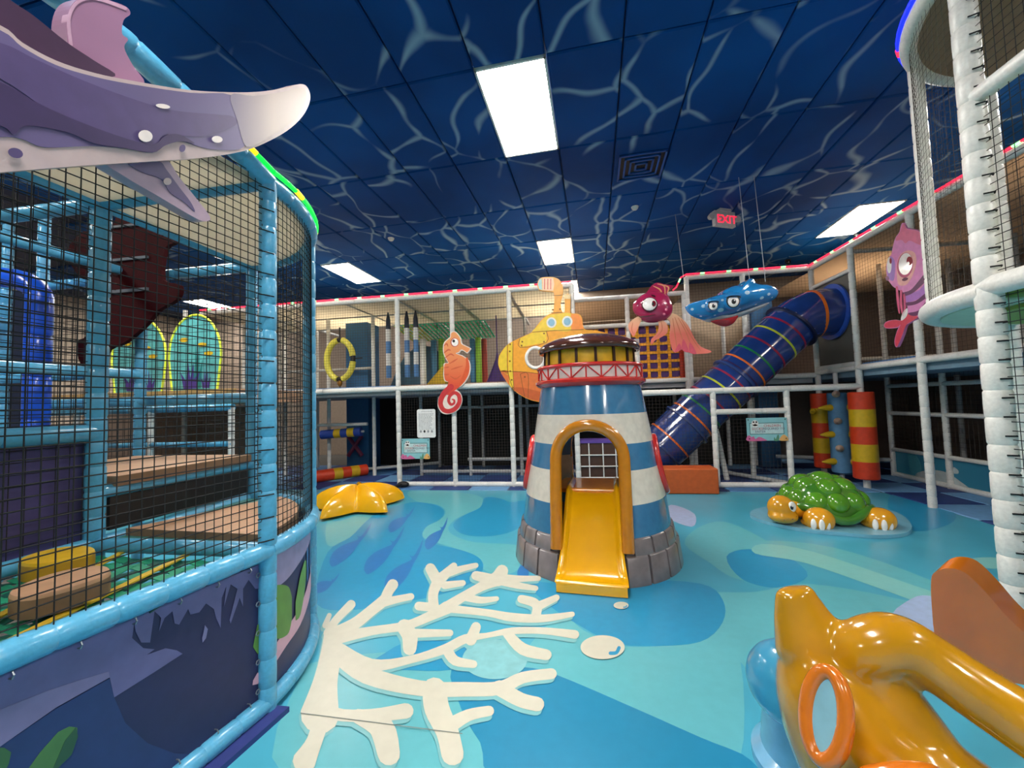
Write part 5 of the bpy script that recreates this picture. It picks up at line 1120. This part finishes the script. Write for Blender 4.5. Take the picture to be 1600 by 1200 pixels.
a, b = at(628, 717, y=Y0-.05), at(671, 685, y=Y0-.05); sock_sign(a.x, b.x, a.z, b.z, 'aqua socks sign with panda face below the white notice on the back frame')
a, b = at(1168, 689, y=Y0-.05), at(1229, 652, y=Y0-.05); sock_sign(a.x, b.x, a.z, b.z, 'aqua socks sign with panda face on the low fence by the tube slide')
a, b = at(652, 684, y=Y0-.06), at(680, 639, y=Y0-.06); ns = thing('notice_board', 'white printed notice above the aqua sign on the left of the back frame', 'sign', ((a.x+b.x)/2, Y0-.06, (a.z+b.z)/2))
P = [(x, z) for x, z in ((a.x+.02,a.z),(b.x-.02,a.z),(b.x,a.z+.02),(b.x,b.z-.02),(b.x-.02,b.z),(a.x+.02,b.z),(a.x,b.z-.02),(a.x,a.z+.02))]
build('plate', MB().board([(x,Y0-.06,z) for x, z in P], (0,.006,0)), M('notice_white', (232, 232, 230), .4), ns, False)
nw, nh = b.x-a.x, b.z-a.z; rr = random.Random(4); lg = M('notice_grey_print', (150, 152, 154), .5)
for k2 in range(14):
    zz = b.z-nh*(.09 if k2 == 0 else .13+.045*k2); L = nw*(.5 if k2 == 0 else rr.uniform(.5, .82)); x0 = a.x+(nw-L)/2 if k2 == 0 else a.x+nw*.09
    mb = MB(); x = x0
    while x < x0+L:
        wd_ = rr.uniform(.012, .035); mb.board([(x,Y0-.061,zz),(x+wd_,Y0-.061,zz),(x+wd_,Y0-.061,zz+.008),(x,Y0-.061,zz+.008)], (0,.0005,0)); x += wd_+.007
    build('text_line', mb, lg, ns, False)['kind'] = 'stuff'
for k2 in range(4):
    cx = a.x+nw*(.2+.2*k2); zz = a.z+nh*.22; build('pictogram', MB().board([(cx+.018*math.cos(t),Y0-.0612,zz+.022*math.sin(t)) for t in [2*PI*i/10 for i in range(10)]], (0,.0005,0)), ink if k2 == 1 else lg, ns, False)

# ---------------------------------------------------------------- things inside the back frame
def single(name, mb, m, label, cat, org, group=None, ang=38): return tag(build(name, mb, m, None, True, ang=ang, org=org), label, cat, group)
hc = at(531, 562, y=6.9); hp = thing('padded_hoop', 'yellow padded climbing hoop with black straps at the left of the upper deck', 'hoop', hc)
RH, RZ = .27, .375
for a0, a1 in ((-PI*.44,-.12),(.16,PI*.44),(PI*.54,PI*1.44)): build('hoop_pad', MB().tube([hc+V((RH*math.cos(t),0,RZ*math.sin(t))) for t in rng(a0, a1, .12)], .056, 12), M('pale_yellow_foam', (226, 216, 84), .45), hp)
for t in (PI/2, .02, -PI/2): c = hc+V((RH*math.cos(t),0,RZ*math.sin(t))); build('strap', MB().tube([hc+V((RH*math.cos(t+d),0,RZ*math.sin(t+d))) for d in (-.16,0,.16)], .045, 10), black_v, hp); build('tether', MB().tube([c, hc+V((.46*math.cos(t),0,.62*math.sin(t)))], .012, 6), black_v, hp)
build('bell', MB().ell(hc+V((.01,-.02,-.45)), (.05,.04,.06)), M('brass', (150, 104, 30), .3, metal=.6), hp)
def pillar(px0, px1, y, label, zt):
    a, b = at(px0, 600, y=y), at(px1, 600, y=y); single('pillar', MB().box((a.x,y,0),(b.x,y+(b.x-a.x),zt)), M('pillar_blue', (34, 92, 138), .6), label, 'pillar', ((a.x+b.x)/2, y, 0))
pillar(541, 575, 7.6, 'dark blue square pillar behind the yellow hoop', TZ-.04); pillar(1184, 1214, 8.0, 'blue square pillar behind the ray and tube slide', TZ2-.1)
for i, (px, l) in enumerate(((607,'left blue and white banded hanging bag on the upper deck'),(636,'middle blue and white banded hanging bag on the upper deck'),(650,'right blue and white banded hanging bag on the upper deck'))):
    p = at(px, 540, y=6.85); t = thing('hanging_bag', l, 'punch bag', V((p.x, p.y, 3.02)), 'banded hanging bags'); cols = [M('bag_white', (214, 214, 210), .5), M('bag_blue', (74, 124, 176), .5), M('bag_white', (0,0,0)), M('bag_blue', (0,0,0))]
    build('strap', MB().tube([(p.x,p.y,3.06),(p.x,p.y,2.92),(p.x,p.y,2.74)], [.012,.04,.045], 10), M('bag_strap', (44, 56, 76), .6), t)
    for j, m in enumerate(cols): build('bag_band', MB().tube([(p.x,p.y,2.74-.225*j),(p.x,p.y,2.515-.225*j)], .048, 14), m, t)
fc = {'b': ('blue', M('foam_blue', (66, 130, 170), .5)), 'g': ('lime green', M('foam_lime', (142, 196, 50), .5)), 'r': ('red', M('foam_red', (170, 50, 34), .5)), 'w': ('white', white_p)}
for px, c, y, l in ((678,'b',7.7,'blue foam column left of the seahorse'),(690,'g',7.6,'lime foam column just left of the seahorse'),(739,'b',7.8,'blue foam column right of the seahorse'),(748,'g',7.7,'lime foam column right of the seahorse'),(757,'r',7.9,'red foam column right of the seahorse beside the lime one'),(661,'w',7.5,'thin pale post left of the blue foam column')):
    p = at(px, 560, y=y); single('foam_column', MB().lathe([(0,DZ),(.06,DZ),(.06,2.62),(.05,2.64),(0,2.64)], (p.x,y,0), 18), fc[c][1], l, 'column', (p.x, y, DZ))
p = at(683, 600, y=7.2); single('foam_ramp', MB().board([(p.x-.25,7.1,DZ+.02),(p.x+.2,7.1,DZ+.02),(p.x+.2,7.1,DZ+.5)], (0,.5,0)), yellow_v, 'yellow foam ramp behind the seahorse', 'ramp', (p.x, 7.3, DZ), ang=10)
p = at(778, 600, y=7.4); single('foam_cone', MB().lathe([(0,DZ+.02),(.26,DZ+.02),(.13,DZ+.32),(.035,DZ+.55),(.012,DZ+.7),(.012,3.0),(0,3.0)], (p.x,7.4,0), 20), M('foam_purple', (66, 36, 110), .5), 'dark purple cone shaped swing left of the submarine', 'swing', (p.x, 7.4, DZ))
gnm = EM('green_net_floor', (20, 150, 96), .12); gn_ = thing('green_climbing_net', 'green woven net platform hung high behind the seahorse', 'net', (-2.3, 7.7, 2.75))
a, b = at(632, 520, y=7.6).x, at(765, 520, y=7.6).x
for k2 in range(22):
    x = a+(b-a)*k2/21; build('net_strap', MB().beam((x,7.15,2.86),(x,8.1,2.70), .035, .006), M('green_strap', (40, 214, 150), .6) if k2 > 5 else M('lime_strap', (206, 228, 80), .6), gn_, False)
for k2 in range(9): build('net_strap', MB().beam((a,7.15+.118*k2,2.865-.02*k2),(b,7.15+.118*k2,2.865-.02*k2), .035, .006), M('green_strap', (40, 214, 150), .6), gn_, False)
def hroller(p, q, r, cols, label):
    t = thing('foam_roller', label, 'roller', (V(p)+V(q))/2); p, q = V(p), V(q); n = len(cols)
    for i, m in enumerate(cols): build('foam_band', MB().tube([p.lerp(q, i/n), p.lerp(q, (i+1)/n)], r, 18), m, t)
    build('axle', MB().tube([p-(q-p).normalized()*.05, q+(q-p).normalized()*.05], .02, 8), grey_pad, t)
rb2 = M('royal_foam', (34, 64, 150), .5)
hroller((-4.75,6.85,.82), (-4.0,6.95,.86), .085, [rb2, rb2, yellow_v, rb2, yellow_v, rb2], 'blue and yellow banded foam roller at waist height left of the back frame')
hroller((-4.62,6.45,.11), (-4.05,7.2,.11), .105, [red_v, red_v, yellow_v, red_v, yellow_v, red_v], 'orange and yellow banded foam roller lying near the starfish')
single('cross_brace', MB().tube([(-4.55,7.4,.35),(-4.25,7.4,.75)], .04, 8).tube([(-4.25,7.4,.35),(-4.55,7.4,.75)], .04, 8), M('maroon_foam', (104, 30, 66), .5), 'maroon crossed foam bars behind the blue roller', 'obstacle', (-4.4, 7.4, .55))
single('wave_panel', MB().board([(-4.0,8.05,DZ+.02),(-2.75,8.05,DZ+.02),(-2.75,8.05,2.35),(-2.95,8.05,2.55),(-3.3,8.05,2.62),(-3.6,8.05,2.4),(-3.8,8.05,2.1)], (0,.03,0)), M('wave_panel_blue', (40, 84, 110), .5, scale=3, var=.35), 'dark blue and green painted panel at the back of the upper deck', 'panel', (-3.4, 8.05, DZ), ang=10)

# ---------------------------------------------------------------- foreground rider (bottom right)
RD = thing('rocker_toy', 'mustard yellow ride on toy with orange porthole rings and fin in the right foreground', 'ride on toy', V((.95, 1.3, 0)))
rm = MB()
Dp = dp
capsule(rm, [Dp(1262,1010,1.22), Dp(1284,1075,1.18), Dp(1330,1160,1.14), Dp(1400,1250,1.08), Dp(1500,1330,1.02)], [.075,.125,.165,.19,.20], 20)
capsule(rm, [Dp(1240,918,1.24), Dp(1250,955,1.23), Dp(1270,1010,1.21)], [.054,.080,.115], 16, (FW, .62))
capsule(rm, [Dp(1318,1035,1.17), Dp(1352,1012,1.14), Dp(1400,1003,1.12), Dp(1450,1030,1.09), Dp(1520,1078,1.04), Dp(1600,1130,.98), Dp(1700,1195,.90)], [.07,.075,.076,.072,.074,.075,.075], 18)
capsule(rm, [Dp(1335,1040,1.17), Dp(1372,1085,1.15), Dp(1420,1160,1.11)], [.09,.10,.11], 16)
capsule(rm, [Dp(1400,1190,1.10), Dp(1450,1215,1.06), Dp(1520,1280,1.02)], [.11,.12,.14], 16)
organic('body', rm, fg_mustard, RD, .011, 9)
def oval(c, X, Y, a, b, r, m, name, n=40): return build(name, MB().tube([c+X*a*math.cos(2*PI*k2/n)+Y*b*math.sin(2*PI*k2/n) for k2 in range(n)], r, 12, closed=True), m, RD)
pc = Dp(1286,1117,1.035); pn = (CAM-pc).normalized()*.62-RT*.55+V((0,0,.0)); pn.normalize(); pX = pn.cross(V((0,0,1))).normalized()*-1; pY = pX.cross(pn).normalized()*-1
oval(pc-pn*.012, pX, pY, .044, .103, .019, fg_orange, 'porthole_ring')
build('porthole', MB().add([pc-pn*.006]+[pc-pn*.006+pX*.037*math.cos(2*PI*k2/36)+pY*.094*math.sin(2*PI*k2/36) for k2 in range(36)], [(0, 1+k2, 1+(k2+1) % 36) for k2 in range(36)]), M('porthole_pale_blue', (140, 190, 205), .35), RD, False)
oc = Dp(1410,1225,.93); oval(oc, RT, UP*.6-FW*.4, .075, .07, .03, fg_orange, 'porthole_ring')
fo = [(1455,905),(1463,893),(1482,888),(1508,895),(1540,925),(1575,965),(1625,1010),(1660,1040),(1650,1075),(1560,1062),(1480,1040),(1462,1000),(1456,950)]
fin = build('tail_fin', MB().board([Dp(a, b, 1.27) for a, b in smooth_poly(fo, 4)], FW*.04+RT*.085+UP*.02), fg_orange, RD, ang=30); bv = fin.modifiers.new('bevel', 'BEVEL'); bv.width = .012; bv.segments = 3
bmp = MB(); capsule(bmp, [Dp(1275,1062,1.38), Dp(1232,1066,1.30)], [.135,.125], 20); organic('nose_bumper', bmp, fg_blue, RD, .011, 6)
bp_ = Dp(1275,1140,1.38); bp_.z = 0; bse = MB().lathe([(0,0),(.20,0),(.20,.03),(.17,.06),(.155,.2),(.15,.34),(0,.34)], bp_, 40); build('base', bse, M('pale_blue_base', (112, 176, 214), .25, coat=.6), RD)

# ---------------------------------------------------------------- repeats of one kind share a group
GROUPS = {'stepping_pad': 'foam stepping pads on the webbing', 'domed_window': 'domed aquarium windows', 'foam_column': 'foam columns on the upper deck', 'pillar': 'blue building pillars',
          'smoke_detector': 'ceiling smoke detectors', 'dome_camera': 'ceiling dome cameras', 'rules_sign': 'aqua socks signs'}
for o in bpy.data.objects:
    b = o.name.split('.')[0]
    if b in GROUPS and o.parent is None: o['group'] = GROUPS[b]
